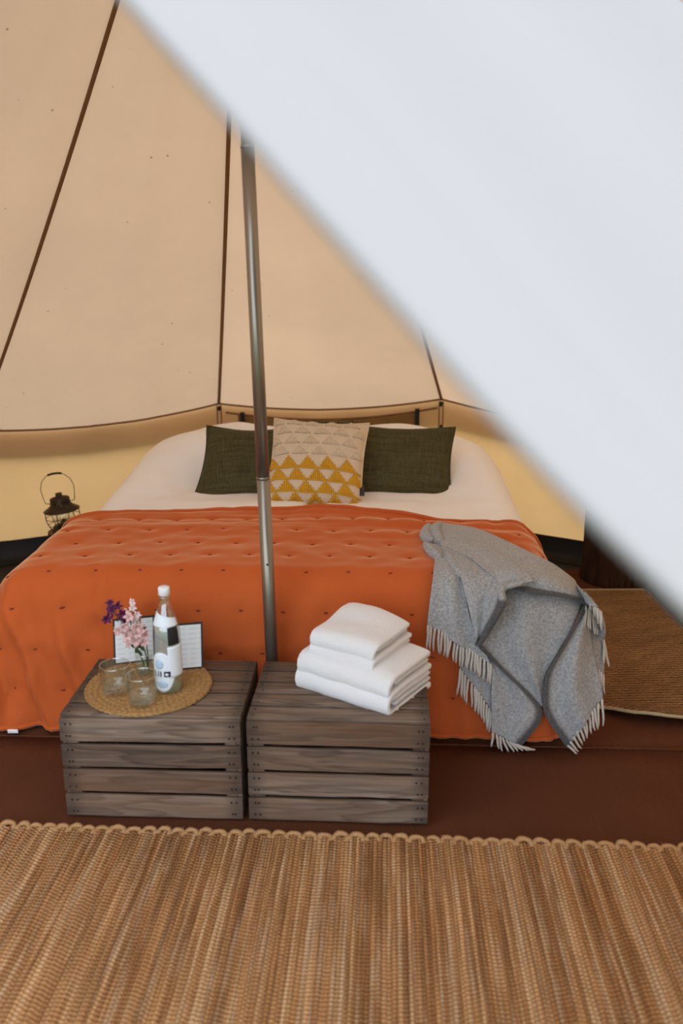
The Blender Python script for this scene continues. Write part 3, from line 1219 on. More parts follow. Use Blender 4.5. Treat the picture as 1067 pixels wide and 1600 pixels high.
SLATS = [slat_mesh(CW, 0.0665, 0.009, s) for s in range(6)]
SLATS_TOP = [slat_mesh(CW, 0.0610, 0.009, s + 20) for s in range(6)]
end_me = MB().box(0.012, CD - 0.022, CH - 0.024, (0, 0, 0), 0.002).mesh('end_board', smooth=False)
end_me.materials.append(M_WOOD)
post_me = MB().box(0.030, 0.024, CH - 0.026, (0, 0, 0), 0.002).mesh('corner_post', smooth=False)
post_me.materials.append(M_WOOD)


def crate(label, x, y, rz, seed):
    t = thing('wooden_crate', label, 'crate', (x, y, 0.010), rz, 'crates at the foot of the bed')
    rnd = random.Random(seed)

    def put(me, name, loc, rot=(0, 0, 0)):
        return obj(name, me, None, t, loc, rot)
    nails = MB()
    for r in range(4):                       # front (y=0) and back
        z = 0.004 + 0.0355 + r * 0.0765
        put(SLATS[(r + seed) % 6], 'slat', (CW / 2, 0.005, z), (R(90), R(rnd.uniform(-.35, .35)), 0))
        put(SLATS[(r + seed + 2) % 6], 'slat', (CW / 2, CD - 0.005, z), (R(-90), 0, 0))
        for x0 in (0.017, 0.030, CW - 0.017, CW - 0.030):
            for dz in (-0.018, 0.017):
                px = x0 + rnd.uniform(-.003, .003)
                nails.lathe([(0.0, 0.0), (0.0034, 0.0), (0.0026, 0.0012), (0, 0.0016)], 7, (0, 0, 0))
                k = 7 * 4
                for i in range(len(nails.v) - k, len(nails.v)):
                    a, b, c = nails.v[i]
                    nails.v[i] = (px + a, -c + 0.0002, z + dz + rnd.uniform(0, .0) + b)
    for r in range(5):                       # top
        y0 = 0.0345 + 0.008 + r * (CD - 0.078) / 4
        put(SLATS_TOP[(r + seed * 2) % 6], 'slat', (CW / 2, y0, CH - 0.0055), (0, 0, R(rnd.uniform(-.3, .3))))
        for x0 in (0.017, CW - 0.017):
            for dy in (-0.016, 0.015):
                nails.lathe([(0.0032, -0.001), (0.0032, 0.0), (0.0024, 0.0010), (0, 0.0014)], 7, (x0 + rnd.uniform(-.003, .003), y0 + dy, CH - 0.001))
    for x0 in (0.007, CW - 0.007):
        put(end_me, 'end_board', (x0, CD / 2, CH / 2 - 0.004))
    for x0 in (0.029, CW - 0.029):
        for y0 in (0.023, CD - 0.023):
            put(post_me, 'corner_post', (x0, y0, CH / 2 - 0.005))
    n = nails.build('nails', M_IRON, t, smooth=False)
    n['kind'] = 'stuff'
    return t


crate('weathered wooden crate under the round placemat and bottle', -0.754, 2.074, R(-2.0), 0)
crate('weathered wooden crate under the folded white towels', -0.252, 2.058, R(-3.1), 3)
CT = 0.010 + CH                              # top of the crates

# ------------------------------------------------------------------ round placemat
MX, MY, MR = -0.548, 2.245, 0.178
t = thing('round_placemat', 'round braided seagrass placemat on the left crate', 'placemat', (MX, MY, CT))


def matf(u, v):
    a = u * 2 * math.pi
    r = MR * v
    k = v * 11 - u                                # one long spiral of braid
    rowp = k - math.floor(k)
    br = math.floor(k)
    bump = 0.0042 * math.sqrt(max(0, math.sin(math.pi * rowp)))
    strand = 0.5 + 0.5 * math.sin(a * (7 + 6.2 * max(br, 0)) * 1.0 + (rowp - 0.5) * 3.2 * (1 if br % 2 else -1))
    z = 0.005 + bump * (0.45 + 0.75 * strand) + 0.0012 * nz(math.cos(a) * r * 80, math.sin(a) * r * 80)
    e = 1 + 0.008 * math.sin(a * 60) * ss(0.9, 1.0, v) + 0.008 * nz(a * 3) * v
    z *= 1 - ss(0.985, 1.0, v) * 0.85
    return (r * e * math.cos(a), r * e * math.sin(a), z)


MB().grid(matf, 360, 66, cu=True).build('braid', M_SEAGRASS, t)
MB().lathe([(MR * 0.98, 0.001), (MR * 1.005, 0.003), (MR * 0.98, 0.0065)], 60).build('rim', M_SEAGRASS, t)
MT = CT + 0.009

# ------------------------------------------------------------------ ribbed tumblers


def tumbler(label, x, y):
    t = thing('ribbed_tumbler', label, 'glass', (x, y, MT), 0.0, 'ribbed tumblers on the placemat')
    h, r0, r1 = 0.083, 0.037, 0.0425

    def ribs(a, z):
        return 1 + 0.030 * math.cos(a * 22) * ss(0.004, 0.014, z) * ss(h - 0.012, h - 0.022, z)
    out = [(0.0, 0.0), (r0 - 0.004, 0.0), (r0, 0.004)] + [(lerp(r0, r1, i / 9), lerp(0.006, h, i / 9)) for i in range(1, 10)]
    MB().lathe(out, 132, mod=ribs).build('wall', M_GLASS, t)
    MB().lathe([(r1 - 0.003, h), (lerp(r0, r1, 0.3) - 0.003, 0.03), (r0 - 0.004, 0.012), (0, 0.010)], 48).build('inner_wall', M_GLASS, t)
    MB().lathe([(r1 - 0.0032, h - 0.001), (r1 - 0.0026, h + 0.001), (r1 - 0.0008, h + 0.001), (r1, h - 0.001)], 48).build('rim', M_RIM, t)
    return t


M_RIM = mat_glass('glass_rim', (0.95, 0.97, 0.96), 0.9, 0.34)
tumbler('clear ribbed tumbler at the far left of the placemat', -0.628, 2.196)
tumbler('clear ribbed tumbler at the front of the placemat beside the bottle', -0.541, 2.133)

# ------------------------------------------------------------------ bud vase and flowers
VX, VY = -0.575, 2.315
t = thing('bud_vase', 'small clear glass vase holding the flowers behind the tumblers', 'vase', (VX, VY, MT))
MB().lathe([(0.0, 0.0), (0.022, 0.0), (0.0255, 0.004), (0.0265, 0.03), (0.025, 0.055), (0.0255, 0.062)], 40).build('wall', M_GLASS, t)
MB().lathe([(0.0232, 0.061), (0.024, 0.0635), (0.0258, 0.0635), (0.0262, 0.061)], 40).build('rim', M_RIM, t)
MB().lathe([(0.0, 0.004), (0.023, 0.005), (0.0245, 0.028), (0.0, 0.0285)], 32).build('water', M_GLASSGREEN, t)


def petal(mb, c, d, L, W, up):
    d = Vector(d).normalized()
    s = d.cross(Vector(up)).normalized()
    n = s.cross(d)
    b = len(mb.v)
    prof = [(0.0, 0.18, 0.0), (0.35, 0.8, 0.10), (0.7, 1.0, 0.10), (1.0, 0.35, -0.08)]
    for (f, k, hgt) in prof:
        for q in (-1, 0, 1):
            p = Vector(c) + d * (L * f) + s * (W * 0.5 * k * q) + n * (L * (hgt + (0.10 if q else 0.0)))
            mb.v.append(tuple(p))
    for i in range(3):
        for j in range(2):
            a = b + i * 3 + j
            mb.f.append((a, a + 1, a + 4, a + 3))


def flower_stem(label, root, tip, blooms, mat, size, seed, leafy):
    rnd = random.Random(seed)
    t = thing('cut_flower', label, 'flower', root, 0.0, 'cut flowers in the bud vase')
    v = Vector(tip) - Vector(root)
    bend = Vector((0.012, 0, 0.0))
    pts = [v * (i / 8) + bend * math.sin(math.pi * i / 8) for i in range(9)]
    MB().tube(pts, [0.0022 - 0.0012 * i / 8 for i in range(9)], 6).build('stem', M_STEM, t)
    for (f, dx, dy, dz, k) in blooms:
        c = v * f + Vector((dx, dy, dz))
        mb = MB()
        n = 6
        ax = Vector((rnd.uniform(-.5, .5), -0.8, rnd.uniform(-0.2, 0.7))).normalized()
        for i in range(n):
            a = 2 * math.pi * i / n + rnd.uniform(-.3, .3)
            s1 = ax.cross(Vector((0, 0, 1))).normalized()
            s2 = ax.cross(s1)
            d = s1 * math.cos(a) + s2 * math.sin(a) + ax * rnd.uniform(0.1, 0.7)
            petal(mb, c, d, size * k * rnd.uniform(0.8, 1.2), size * k * 0.62, ax)
        b = mb.build('blossom', mat, t)
        solid(b, 0.0008, 0)
        MB().tube([v * max(0, f - 0.1), (v * (f - 0.03) + c) / 2, c], 0.0009, 5).build('flower_stalk', M_STEM, t)
    for i in range(leafy):
        mb = MB()
        f = lerp(0.30, 0.62, i / max(1, leafy - 1))
        petal(mb, v * f, (rnd.uniform(-1, 1), rnd.uniform(-.6, .2), rnd.uniform(0.2, 1)), 0.026, 0.010, (0, -1, 0.3))
        solid(mb.build('leaf', M_STEM, t), 0.0008, 0)


rt = (VX + 0.006, VY, MT + 0.008)
flower_stem('purple blossom stem leaning left above the vase', (VX + 0.004, VY - 0.004, MT + 0.008), (-0.648, 2.285, 0.538),
            [(1.0, 0, 0, 0.0, 1.0), (0.93, 0.020, 0.0, 0.004, 1.1), (0.90, -0.026, -0.004, -0.006, 0.95), (0.97, 0.012, 0.006, 0.018, 0.8), (0.86, 0.022, 0.0, -0.008, 0.9), (1.0, -0.004, 0.0, 0.022, 0.8)], M_PURPLE, 0.0165, 3, 2)
flower_stem('pale pink blossom spray in the middle of the vase', (VX + 0.008, VY + 0.006, MT + 0.008), (-0.598, 2.268, 0.512),
            [(1.0, 0.0, 0, 0.012, 0.95), (0.9, 0.018, -0.006, 0.0, 1.1), (0.86, -0.022, -0.004, 0.004, 1.1), (0.76, 0.014, -0.008, 0.002, 1.2), (0.74, -0.018, -0.010, -0.002, 1.2), (0.66, 0.002, -0.012, -0.004, 1.2), (0.68, 0.032, 0.0, 0.004, 1.0), (0.82, -0.040, 0.0, -0.002, 0.9), (0.60, -0.018, -0.006, -0.004, 0.9), (0.62, 0.026, -0.006, -0.006, 1.0)], M_PINK, 0.0180, 5, 3)
flower_stem('whitish pink blossom stem rising highest in the vase', (VX + 0.012, VY - 0.002, MT + 0.008), (-0.590, 2.285, 0.560),
            [(1.0, 0, 0, 0, 0.8), (0.92, -0.004, 0, 0.0, 0.8), (0.90, -0.022, 0, -0.004, 0.75), (0.84, 0.006, 0, 0.0, 0.85), (0.78, -0.004, -0.004, 0.0, 0.9), (0.70, 0.010, 0, 0.0, 0.9)], M_WPINK, 0.0155, 9, 4)

# ------------------------------------------------------------------ water bottle
BX, BY, BR_ = -0.484, 2.215, 0.0385
t = thing('water_bottle', 'clear glass water bottle with white cap and labels on the placemat', 'bottle', (BX, BY, MT), R(0))
prof = [(0.0, 0.003), (0.030, 0.0), (0.0365, 0.004), (BR_, 0.012), (BR_, 0.165), (0.0375, 0.180), (0.033, 0.200), (0.026, 0.222), (0.0195, 0.242), (0.0155, 0.258), (0.0140, 0.272), (0.0140, 0.282)]


def prof_r(z):
    for (r0, z0), (r1, z1) in zip(prof[1:], prof[2:]):
        if z0 <= z <= z1:
            return lerp(r0, r1, (z - z0) / (z1 - z0))
    return 0.014


MB().lathe(prof, 56).build('glass_body', M_BOTTLE, t)
MB().lathe([(0.0, 0.0035), (0.028, 0.002), (0.0355, 0.005), (0.0375, 0.013), (0.030, 0.016), (0, 0.018)], 48).build('thick_base', M_GLASSGREEN, t)['label'] = 'greenish thick glass base'
MB().lathe([(0.0, 0.304), (0.0140, 0.304), (0.0158, 0.3015), (0.0160, 0.282), (0.0145, 0.281)], 40, mod=lambda a, z: 1 + 0.012 * math.cos(a * 30) * (1 if 0.283 < z < 0.301 else 0)).build('screw_cap', M_CAP, t)['label'] = 'white ribbed screw cap'
MB().lathe([(0.0150, 0.268), (0.0162, 0.270), (0.0162, 0.276), (0.0150, 0.278)], 40).build('neck_ring', M_GLASS, t)


def on_bottle(a, z, off):
    r = prof_r(z) + off
    return (r * math.cos(a), r * math.sin(a), z)


def patch(name, fn, mat, nu=24, nv=12, th_=0.0005, par=None):
    o = MB().grid(fn, nu, nv).build(name, mat, par or t)
    solid(o, th_, 1)
    return o


FA = R(-108)                                       # the way the oval label faces
# slanted neck label
patch('neck_label', lambda u, v: on_bottle(FA + R(-75) + R(170) * u, lerp(0.198, 0.240 - 0.022 * u, v), 0.0006), M_LABEL)
# long oval front label


def oval(u, v, k=1.0, off=0.0008, ca=FA, cz=0.066, ha=R(56), hz=0.060):
    a = 2 * math.pi * u
    rr = v * k
    return on_bottle(ca + ha * rr * math.cos(a), cz + hz * rr * math.sin(a) + 0.0, off)


ov = patch('oval_label', lambda u, v: oval(u, v), M_LABEL, 40, 8)
patch('wrap_label', lambda u, v: on_bottle(FA + R(30) + R(175) * u, lerp(0.050, 0.142, v), 0.0004), M_LABEL)
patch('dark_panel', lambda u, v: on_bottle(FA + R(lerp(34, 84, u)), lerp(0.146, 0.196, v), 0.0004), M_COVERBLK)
patch('label_emblem', lambda u, v: oval(u, v, 1, 0.0013, FA + R(-8), 0.090, R(20), 0.014), M_LABELBLUE, 20, 3, 0.0003, ov)
patch('label_emblem', lambda u, v: oval(u, v, 1, 0.0013, FA + R(2), 0.030, R(24), 0.010), M_LABELBLUE, 20, 3, 0.0003, ov)
# dark lettering, three strokes and a ringed block
ink = MB()


def stroke(a0, a1, z0, z1):
    ink.grid(lambda u, v: on_bottle(FA + R(lerp(a0, a1, u)), lerp(z0, z1, v), 0.0016), 3, 2)


LZ, LH = 0.054, 0.0165
stroke(-34, -29, LZ, LZ + LH)
stroke(-34, -20, LZ, LZ + 0.0035)
stroke(-15, -10, LZ, LZ + LH)
stroke(-4, 1, LZ, LZ + LH)
ink.build('label_lettering', M_NAVY, ov)
ink = MB()
stroke(12, 38, LZ, LZ + LH)
ink.build('label_lettering', M_NAVY, ov)
patch('label_lettering', lambda u, v: oval(u, v, 1, 0.0021, FA + R(23), LZ + LH * 0.45, R(7), 0.0042), M_LABEL, 14, 2, 0.0003, ov)

# ------------------------------------------------------------------ standing folder
FH = 0.138
t = thing('information_folder', 'open black folder with white pages standing behind the bottle', 'folder', (-0.56, 2.36, CT + 0.002))
pl = [(-0.685, 2.362), (-0.566, 2.408), (-0.500, 2.318), (-0.408, 2.338)]
pl = [(-0.680, 2.372), (-0.563, 2.405), (-0.496, 2.335), (-0.410, 2.352)]
zb = [0.008, 0.006, 0.008, 0.008]
for i in range(3):
    a, b = Vector((*pl[i], 0)), Vector((*pl[i + 1], 0))
    d = (b - a).normalized()
    n = Vector((d.y, -d.x, 0))
    lean = Vector((0, 0.02, 0))
    off = Vector((0.56, -2.36, 0.0))

    def leaf(inset, push, thick, nm, mat):
        mb = MB()
        for s in (0, 1):
            for (f, z) in ((inset / (b - a).length, inset), (1 - inset / (b - a).length, inset), (1 - inset / (b - a).length, FH - inset), (inset / (b - a).length, FH - inset)):
                p = a.lerp(b, f) + n * (push + thick * s) + lean * (z / FH) + off
                mb.v.append((p.x, p.y, z + 0.006))
        for f in ((0, 1, 2, 3), (7, 6, 5, 4), (1, 0, 4, 5), (2, 1, 5, 6), (3, 2, 6, 7), (0, 3, 7, 4)):
            mb.f.append(f[::-1])
        return mb.build(nm, mat, t, smooth=False)
    leaf(0.0, 0.0, 0.003, 'cover_panel', M_COVERBLK)
    leaf(0.0055, 0.0032, 0.0012, 'page', M_PAGE)

# ------------------------------------------------------------------ folded towels


def towel(label, c, rz, L, D, layers, hh, seed, crown_=0.0, hump=0.0):
    """a towel folded over itself: each layer is a soft loop closed by a fold on the front side"""
    t = thing('folded_towel', label, 'towel', c, rz, 'folded white towels on the right crate')

    def shape(x, y, z):
        """softness shared by every layer so they stay nested"""
        e = 1 - 0.10 * (abs(2 * x / L) ** 6) * cl(z / (layers * hh))
        k = z * (1 + crown_ * (1 - (2 * x / L) ** 2) * (1 - (2 * y / D) ** 2))
        k += hump * ss(-0.05, 0.45, y / D + 0.25 * x / L * -1) * (z / (layers * hh)) * (1 - ss(0.0, 0.75, x / L + 0.1))
        k += 0.003 * nz(x * 16 + seed, y * 16, z * 5)
        x += 0.004 * nz(z * 22 + seed, y * 9, 3) * (abs(2 * x / L) ** 3) * (1 if x > 0 else -1)
        y += 0.004 * nz(z * 16 + seed, x * 8, 8)
        return (x, y, max(0.001, k * e))
    for l in range(layers):
        z0 = l * hh
        ins = 0.007 * l
        # outer loop of the fold (rounded at the front, open at the back)
        def prof(u):
            hr = hh / 2
            y0, y1 = -D / 2 + ins + hr, D / 2 - ins
            cut = [(y1 - y0), math.pi * hr, (y1 - y0)]
            x = u * sum(cut)
            if x < cut[0]:
                return (lerp(y1, y0, x / cut[0]), z0 + 0.0008)
            x -= cut[0]
            if x < cut[1]:
                a = -math.pi / 2 - x / hr
                return (y0 + hr * 1.15 * math.cos(a), z0 + hr + (hr - 0.0008) * math.sin(a))
            x -= cut[1]
            return (lerp(y0, y1, x / cut[2]), z0 + hh - 0.0008)

        def f(u, v):
            y, z = prof(u)
            return shape(lerp(-L / 2 + ins * 0.6, L / 2 - ins * 0.6, v), y, z)
        o = MB().grid(f, 48, 26).build('folded_layer', M_TERRY, t)
        m = solid(o, hh * 0.42, -1)
        m = o.modifiers['thick']
        m.use_even_offset = False
        bv = o.modifiers.new('soft', 'BEVEL')
        bv.width = hh * 0.16
        bv.segments = 3
        bv.limit_method = 'ANGLE'
        bv.angle_limit = R(50)
        # inner plies seen at the end
        for s in (0.30, 0.70):
            def g(u, v):
                return shape(lerp(-L / 2 + ins * 0.6 + 0.004, L / 2 - ins * 0.6 - 0.004, v), lerp(-D / 2 + ins + hh * 0.6, D / 2 - ins - 0.004, u), z0 + hh * s)
            o = MB().grid(g, 20, 14).build('inner_ply', M_TERRY, t)
            solid(o, hh * 0.16, 0)
    # hem edge along the open side
    return t


towel('large folded white bath towel at the bottom of the stack', (0.068, 2.268, CT + 0.001), R(-34), 0.312, 0.225, 2, 0.044, 1.0, 0.10)
towel('smaller folded white hand towel on top of the bath towel', (0.058, 2.292, CT + 0.088), R(-33), 0.215, 0.205, 2, 0.034, 5.0, 0.12, 0.022)

# ------------------------------------------------------------------ striped raffia rug in front
RV = Vector((0.052, 1, 0)).normalized()
RU = Vector((1, -0.052, 0)).normalized()
RO = Vector((0.0, 1.968, 0.0125))                   # far edge, in the middle
rug = thing('raffia_rug', 'golden striped woven raffia rug across the front of the floor', 'rug', tuple(RO), -math.atan2(0.052, 1))
RL = 0.98
o = MB().box(2.7, RL, 0.005, (0, -RL / 2 - 0.004, 0.003)).build('backing', M_JUTE, rug, smooth=False)


def strand_mesh(seed):
    mb = MB()
    n = 180
    prof = [(-0.5, 0.0), (-0.42, 0.62), (-0.15, 1.0), (0.15, 1.0), (0.42, 0.62), (0.5, 0.0)]
    for i in range(n + 1):
        y = 0.006 - RL * i / n
        wob = 0.0012 * nz(y * 7, seed * 3.3) + 0.0006 * nz(y * 30, seed * 5.1)
        hgt = 0.0042 + 0.0012 * nz(y * 12, seed * 7.7) + 0.0016 * (i % 2)
        wd = 0.0100 * (1 + 0.16 * nz(y * 9, seed * 1.7 + 40))
        for (a, b) in prof:
            mb.v.append((wob + a * wd, y, 0.0045 + b * hgt))
    for i in range(n):
        for j in range(5):
            a = i * 6 + j
            mb.f.append((a, a + 1, a + 7, a + 6))
    me = mb.mesh('strand')
    me.materials.append(M_STRAND)
    return me


SM = [strand_mesh(s) for s in range(10)]
x = -1.34
rnd = random.Random(11)
while x < 1.34:
    k = rnd.choice((0.75, 0.85, 0.95, 1.05, 1.25))
    o = obj('strand', rnd.choice(SM), None, rug, (x + 0.005 * k, 0, 0))
    o.scale = (k, 1, rnd.uniform(0.8, 1.25))
    x += 0.0097 * k


def loop_mesh(seed):
    q = random.Random(seed)
    pts = []
    for i in range(11):
        a = math.pi * i / 10
        pts.append((-0.0175 * math.cos(a) + q.uniform(-.001, .001), -0.008 + 0.019 * math.sin(a) ** 0.6 + q.uniform(-.001, .001), 0.006 + 0.006 * math.sin(a)))
    return MB().tube(pts, [0.0066 + q.uniform(-.001, .001) for _ in pts], 7).mesh('edge_loop')


LM = [loop_mesh(s) for s in range(8)]
M_LOOP = plain('raffia_loop', (0.40, 0.225, 0.098), 0.8, 0, 0.3, 130, 0.2, 0.002)
for m in LM:
    m.materials.append(M_LOOP)
x = -1.32
while x < 1.33:
    k = rnd.uniform(0.85, 1.15)
    o = obj('edge_loop', rnd.choice(LM), None, rug, (x, rnd.uniform(-0.003, 0.004), 0), (0, 0, R(rnd.uniform(-7, 7))))
    o.scale = (k, rnd.uniform(0.85, 1.2), rnd.uniform(0.85, 1.15))
    x += 0.040 * k
fz = MB()
for i in range(60):
    x0 = rnd.uniform(-1.1, 1.1)
    pts = [(x0, -0.01, 0.010)]
    dx, dy = rnd.uniform(-.02, .02), rnd.uniform(0.008, 0.03)
    for q in range(1, 5):
        pts.append((x0 + dx * q / 4 + 0.003 * nz(i, q), dy * q / 4, 0.010 + 0.006 * math.sin(q) * rnd.random()))
    fz.tube(pts, 0.0007, 4)
fz.build('loose_fibres', M_LOOP, rug)['kind'] = 'stuff'

# ------------------------------------------------------------------ jute runner beside the bed
jr = thing('jute_rug', 'brown jute rug with a pale curled front edge, right of the bed', 'rug', (1.13, 3.2, 0.012))


def jutef(u, v):
    x = lerp(-0.275, 0.300, u) + 0.03 * (1 - v) * (1 - u) * -0.2
    y = lerp(-0.62 + 0.10 * (u - 0.5) * -1.0, 0.632, v)
    z = 0.010 + 0.004 * nz(x * 4, y * 4)
    f = ss(0.10, 0.0, v)
    z += f * (0.030 * math.exp(-((u - 0.35) / 0.28) ** 2) + 0.014 * ss(0.5, 1.0, u))
    y += 0.02 * f * nz(u * 4) - 0.045 * ss(0.25, 0.0, u) * -1 * f * 1.2
    z += 0.0012 * math.sin(v * 1.25 / 0.0085 * math.pi * 0.5) + 0.0012 * nz(x * 90, y * 90)
    return (x, y, z)


MB().grid(jutef, 60, 130).build('weave', M_JUTE, jr)
o = MB().grid(lambda u, v: Vector(jutef(u, v)) - Vector((0, 0, 0.005)), 40, 60).build('underside', M_JUTEEDGE, jr)
solid(o, 0.003, 0)
edge = [jutef(i / 40, 0) for i in range(41)]
MB().tube([Vector(p) + Vector((0, -0.004, -0.005)) for p in edge], 0.006, 6).build('front_binding', M_JUTEEDGE, jr)['label'] = 'pale curled binding'
for (uu, nm) in ((0.0, 'side_binding'), (1.0, 'side_binding')):
    MB().tube([Vector(jutef(uu, i / 50)) for i in range(51)], 0.005, 6).build(nm, M_JUTE, jr)
MB().tube([Vector(jutef(i / 30, 1.0)) for i in range(31)], 0.005, 6).build('back_binding', M_JUTEEDGE, jr)

# ------------------------------------------------------------------ tree stump side tables


def stump(label, x, y, r0, h, seed):
    t = thing('tree_stump', label, 'side table', (x, y, 0.012), 0.0)

    def f(u, v):
        a = u * 2 * math.pi
        k = 1 + 0.035 * nz(math.cos(a) * 2 + seed, math.sin(a) * 2, v * 0.8) + 0.022 * nz(math.cos(a) * 9 + seed, math.sin(a) * 9, v * 1.5) + 0.05 * ss(0.25, 0.0, v)
        return (r0 * k * math.cos(a), r0 * k * math.sin(a), h * v)
    MB().grid(f, 96, 12, cu=True).build('bark', M_BARK, t)
    mb = MB()
    mb.grid(lambda u, v: Vector(f(u, 1.0)) * v * 0.995 + Vector((0, 0, h * (1 - v * 0.995) - 0.002)), 96, 4, cu=True)
    mb.build('cut_top', M_STUMPTOP, t)
    return t


def mat_cut():
    k = NT('cut_wood_rings')
    w_ = k.add('ShaderNodeTexWave', wave_type='RINGS', rings_direction='Z')
    w_.inputs['Scale'].default_value = 26
    w_.inputs['Distortion'].default_value = 1.6
    k.link(k.coord(), w_.inputs['Vector'])
    return k.fin(k.ramp(w_.outputs['Fac'], [(0, (0.16, 0.085, 0.045)), (1, (0.26, 0.15, 0.08))]), 0.8)


M_STUMPTOP = mat_cut()
stump('dark tree stump side table right of the bed', 1.345, 4.03, 0.158, 0.345, 2.0)
stump('dark tree stump side table left of the bed under the lantern', -1.372, 4.15, 0.095, 0.205, 6.0)

# ------------------------------------------------------------------ lantern
lt = thing('lantern', 'dark metal storm lantern with wire handle left of the bed', 'lantern', (-1.380, 4.15, 0.218), 0)
lt.rotation_euler = (0, R(-6), R(12))
MB().lathe([(0.0, 0.0), (0.058, 0.0), (0.062, 0.004), (0.062, 0.020), (0.052, 0.034), (0.030, 0.040), (0.0, 0.040)], 36).build('fuel_base', M_DARKMETAL, lt)
MB().lathe([(0.018, 0.040), (0.018, 0.052), (0.010, 0.056), (0.007, 0.062), (0.0, 0.062)], 20).build('burner', M_BRASS, lt)
MB().lathe([(0.030, 0.040), (0.046, 0.054), (0.054, 0.074), (0.050, 0.096), (0.040, 0.110)], 36).build('glass_globe', M_GLASS, lt)
hood = MB().lathe([(0.088, 0.108), (0.088, 0.112), (0.062, 0.128), (0.050, 0.140), (0.047, 0.150), (0.048, 0.166), (0.046, 0.172), (0.020, 0.180), (0.016, 0.182), (0.016, 0.196), (0.0, 0.197)], 40)
hood = hood.build('hood', M_DARKMETAL, lt)
MB().lathe([(0.050, 0.146), (0.0515, 0.149), (0.050, 0.152)], 36).build('hood_band', M_DARKMETAL, hood)
MB().tube([(0.010 * math.cos(i * math.pi / 6), -0.052, 0.143 + 0.010 * math.sin(i * math.pi / 6)) for i in range(12)], 0.0022, 5, close=True).build('ring_knob', M_BRASS, hood)
for k in range(6):
    a = k * math.pi / 3 + 0.3
    pts = [(r * math.cos(a), r * math.sin(a), z) for r, z in ((0.060, 0.014), (0.072, 0.035), (0.0815, 0.062), (0.083, 0.085), (0.080, 0.110))]
    MB().tube(pts, 0.0024, 6).build('cage_wire', M_DARKMETAL, lt)
for r, z in ((0.0825, 0.076), (0.075, 0.042)):
    MB().tube([(r * math.cos(2 * math.pi * i / 36), r * math.sin(2 * math.pi * i / 36), z) for i in range(36)], 0.0016, 5, close=True).build('cage_ring', M_DARKMETAL, lt)
hp = [(-0.052, 0, 0.148), (-0.070, 0, 0.152), (-0.076, 0, 0.185), (-0.080, 0, 0.225), (-0.068, 0, 0.262), (-0.042, 0, 0.288), (0.0, 0, 0.296), (0.042, 0, 0.288), (0.068, 0, 0.262), (0.080, 0, 0.225), (0.076, 0, 0.185), (0.070, 0, 0.152), (0.052, 0, 0.148)]
hp2 = []
for i in range(len(hp) - 1):
    for f in (0, 0.33, 0.66):
        hp2.append(Vector(hp[i]).lerp(Vector(hp[i + 1]), f))
hp2.append(Vector(hp[-1]))
hd = MB().tube(hp2, 0.0020, 6).build('handle', M_BRASS, lt)
MB().tube([Vector((x_, 0, 0.2965 - abs(x_) ** 2 * 4)) for x_ in (-0.034, -0.017, 0, 0.017, 0.034)], 0.0052, 8).build('grip', M_RUBBER, hd)['label'] = 'black grip of the handle'
# ------------------------------------------------------------------ rolled window cover in the back wall
win = struct('window_1')
P0, P1 = eave(-11.3), eave(18.0)


def on_wall(u, z, off):
    b = P0.lerp(P1, u)
    o_ = Vector((TC.x - b.x, TC.y - b.y, 0)).normalized()
    return Vector((b.x, b.y, z)) + o_ * off


def wtop(u):
    return roof_pt(-11.3, 18.0, 0.0, u).z - 0.047 - 0.012 * math.sin(math.pi * u)


o = MB().grid(lambda u, v: on_wall(lerp(0.085, 0.905, u), lerp(0.36, wtop(lerp(0.085, 0.905, u)), v), 0.022 + 0.010 * math.sin(v * 3) + 0.012 * nz(u * 7, v * 5) + 0.006 * math.sin(u * 46 + v * 6 + 4 * nz(u * 5, v * 3)) * ss(0.45, 0.75, u)), 90, 24).build('window_cover', M_COVERWIN, win)
solid(o, 0.002)
MB().tube([on_wall(lerp(0.03, 0.985, i / 30), wtop(lerp(0.03, 0.985, i / 30)) + 0.003, 0.014) for i in range(31)], 0.006, 6).build('window_hem', M_SEAM, win)
for u in (0.105, 0.900):
    zt = wtop(u)
    o = MB().grid(lambda a, b: on_wall(u + (a - 0.5) * 0.021, lerp(zt - 0.10, zt + 0.022, b), 0.042 + 0.004 * math.sin(b * 3)), 3, 8).build('window_strap', M_BLACK, win)
    solid(o, 0.003)
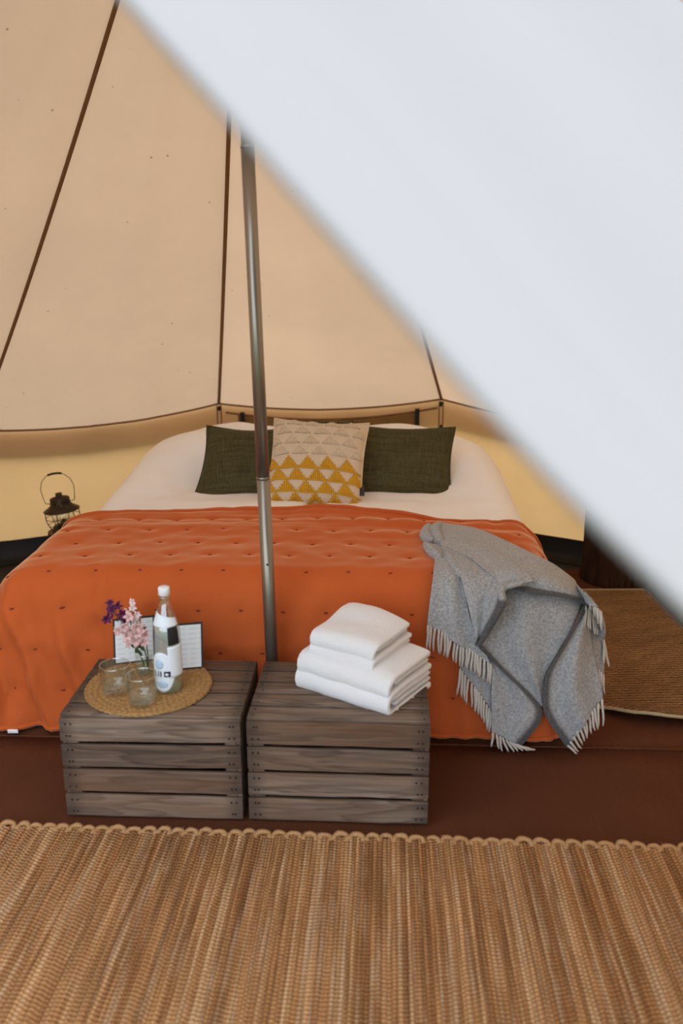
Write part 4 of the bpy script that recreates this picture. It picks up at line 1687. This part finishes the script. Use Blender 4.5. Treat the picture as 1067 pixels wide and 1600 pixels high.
for u in (0.33, 0.63):
    MB().tube([on_wall(u, z, 0.044) for z in (0.40, 0.55, wtop(u) - 0.004)], 0.003, 5).build('window_seam', M_SEAM, win)

# a third olive cushion almost hidden behind the patterned one
cushion('green_cushion', 'olive cushion tip just showing above the patterned cushion', 'cushion', (-0.04, 4.10, 0.715), R(40), 0, R(2), 0.20, 0.16, 0.07, M_GREEN, 9.4, 'olive cushions on the bed', 0.02)

# ------------------------------------------------------------------ open door flap of the tent, pulled out to the right
flap = thing('door_flap', 'pale canvas door flap pulled across the upper right in the foreground', 'door flap', (0.4, 0.7, 1.5))
FO = flap.location
EDGE = [(-0.34, 1.45, 2.36), (-0.32, 1.02, 2.02), (-0.254, 0.724, 1.747), (-0.136, 0.617, 1.619), (-0.005, 0.504, 1.474), (0.099, 0.442, 1.36), (0.182, 0.43, 1.28), (0.302, 0.44, 1.164), (0.47, 0.50, 0.93), (0.66, 0.57, 0.5)]
EDGE = [Vector(p) for p in EDGE]


def cr_pt(P, t):
    x = t * (len(P) - 1)
    i = min(int(x), len(P) - 2)
    f = x - i
    p0, p1, p2, p3 = P[max(i - 1, 0)], P[i], P[i + 1], P[min(i + 2, len(P) - 1)]
    return 0.5 * ((2 * p1) + (p2 - p0) * f + (2 * p0 - 5 * p1 + 4 * p2 - p3) * f * f + (3 * p1 - p0 - 3 * p2 + p3) * f ** 3)


def flapf(u, v):
    e = cr_pt(EDGE, v)
    s = seam_pt(138, lerp(0.80, 0.0, v))
    p = e.lerp(s, u)
    sag = math.sin(math.pi * u)
    n = Vector((0.35, -0.85, 0.35)).normalized()
    p += n * (0.034 * math.sin(u * 13 + 0.6 + v * 1.5) * ss(0.0, 0.25, u) * (1 - u) + 0.010 * sag * nz(u * 4, v * 3, 2))
    p.z -= 0.10 * sag
    return p - FO


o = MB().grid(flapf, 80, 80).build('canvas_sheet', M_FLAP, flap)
solid(o, 0.0015)
MB().tube([flapf(0.0, i / 80) for i in range(81)], 0.004, 8).build('flap_hem', M_FLAP, flap)
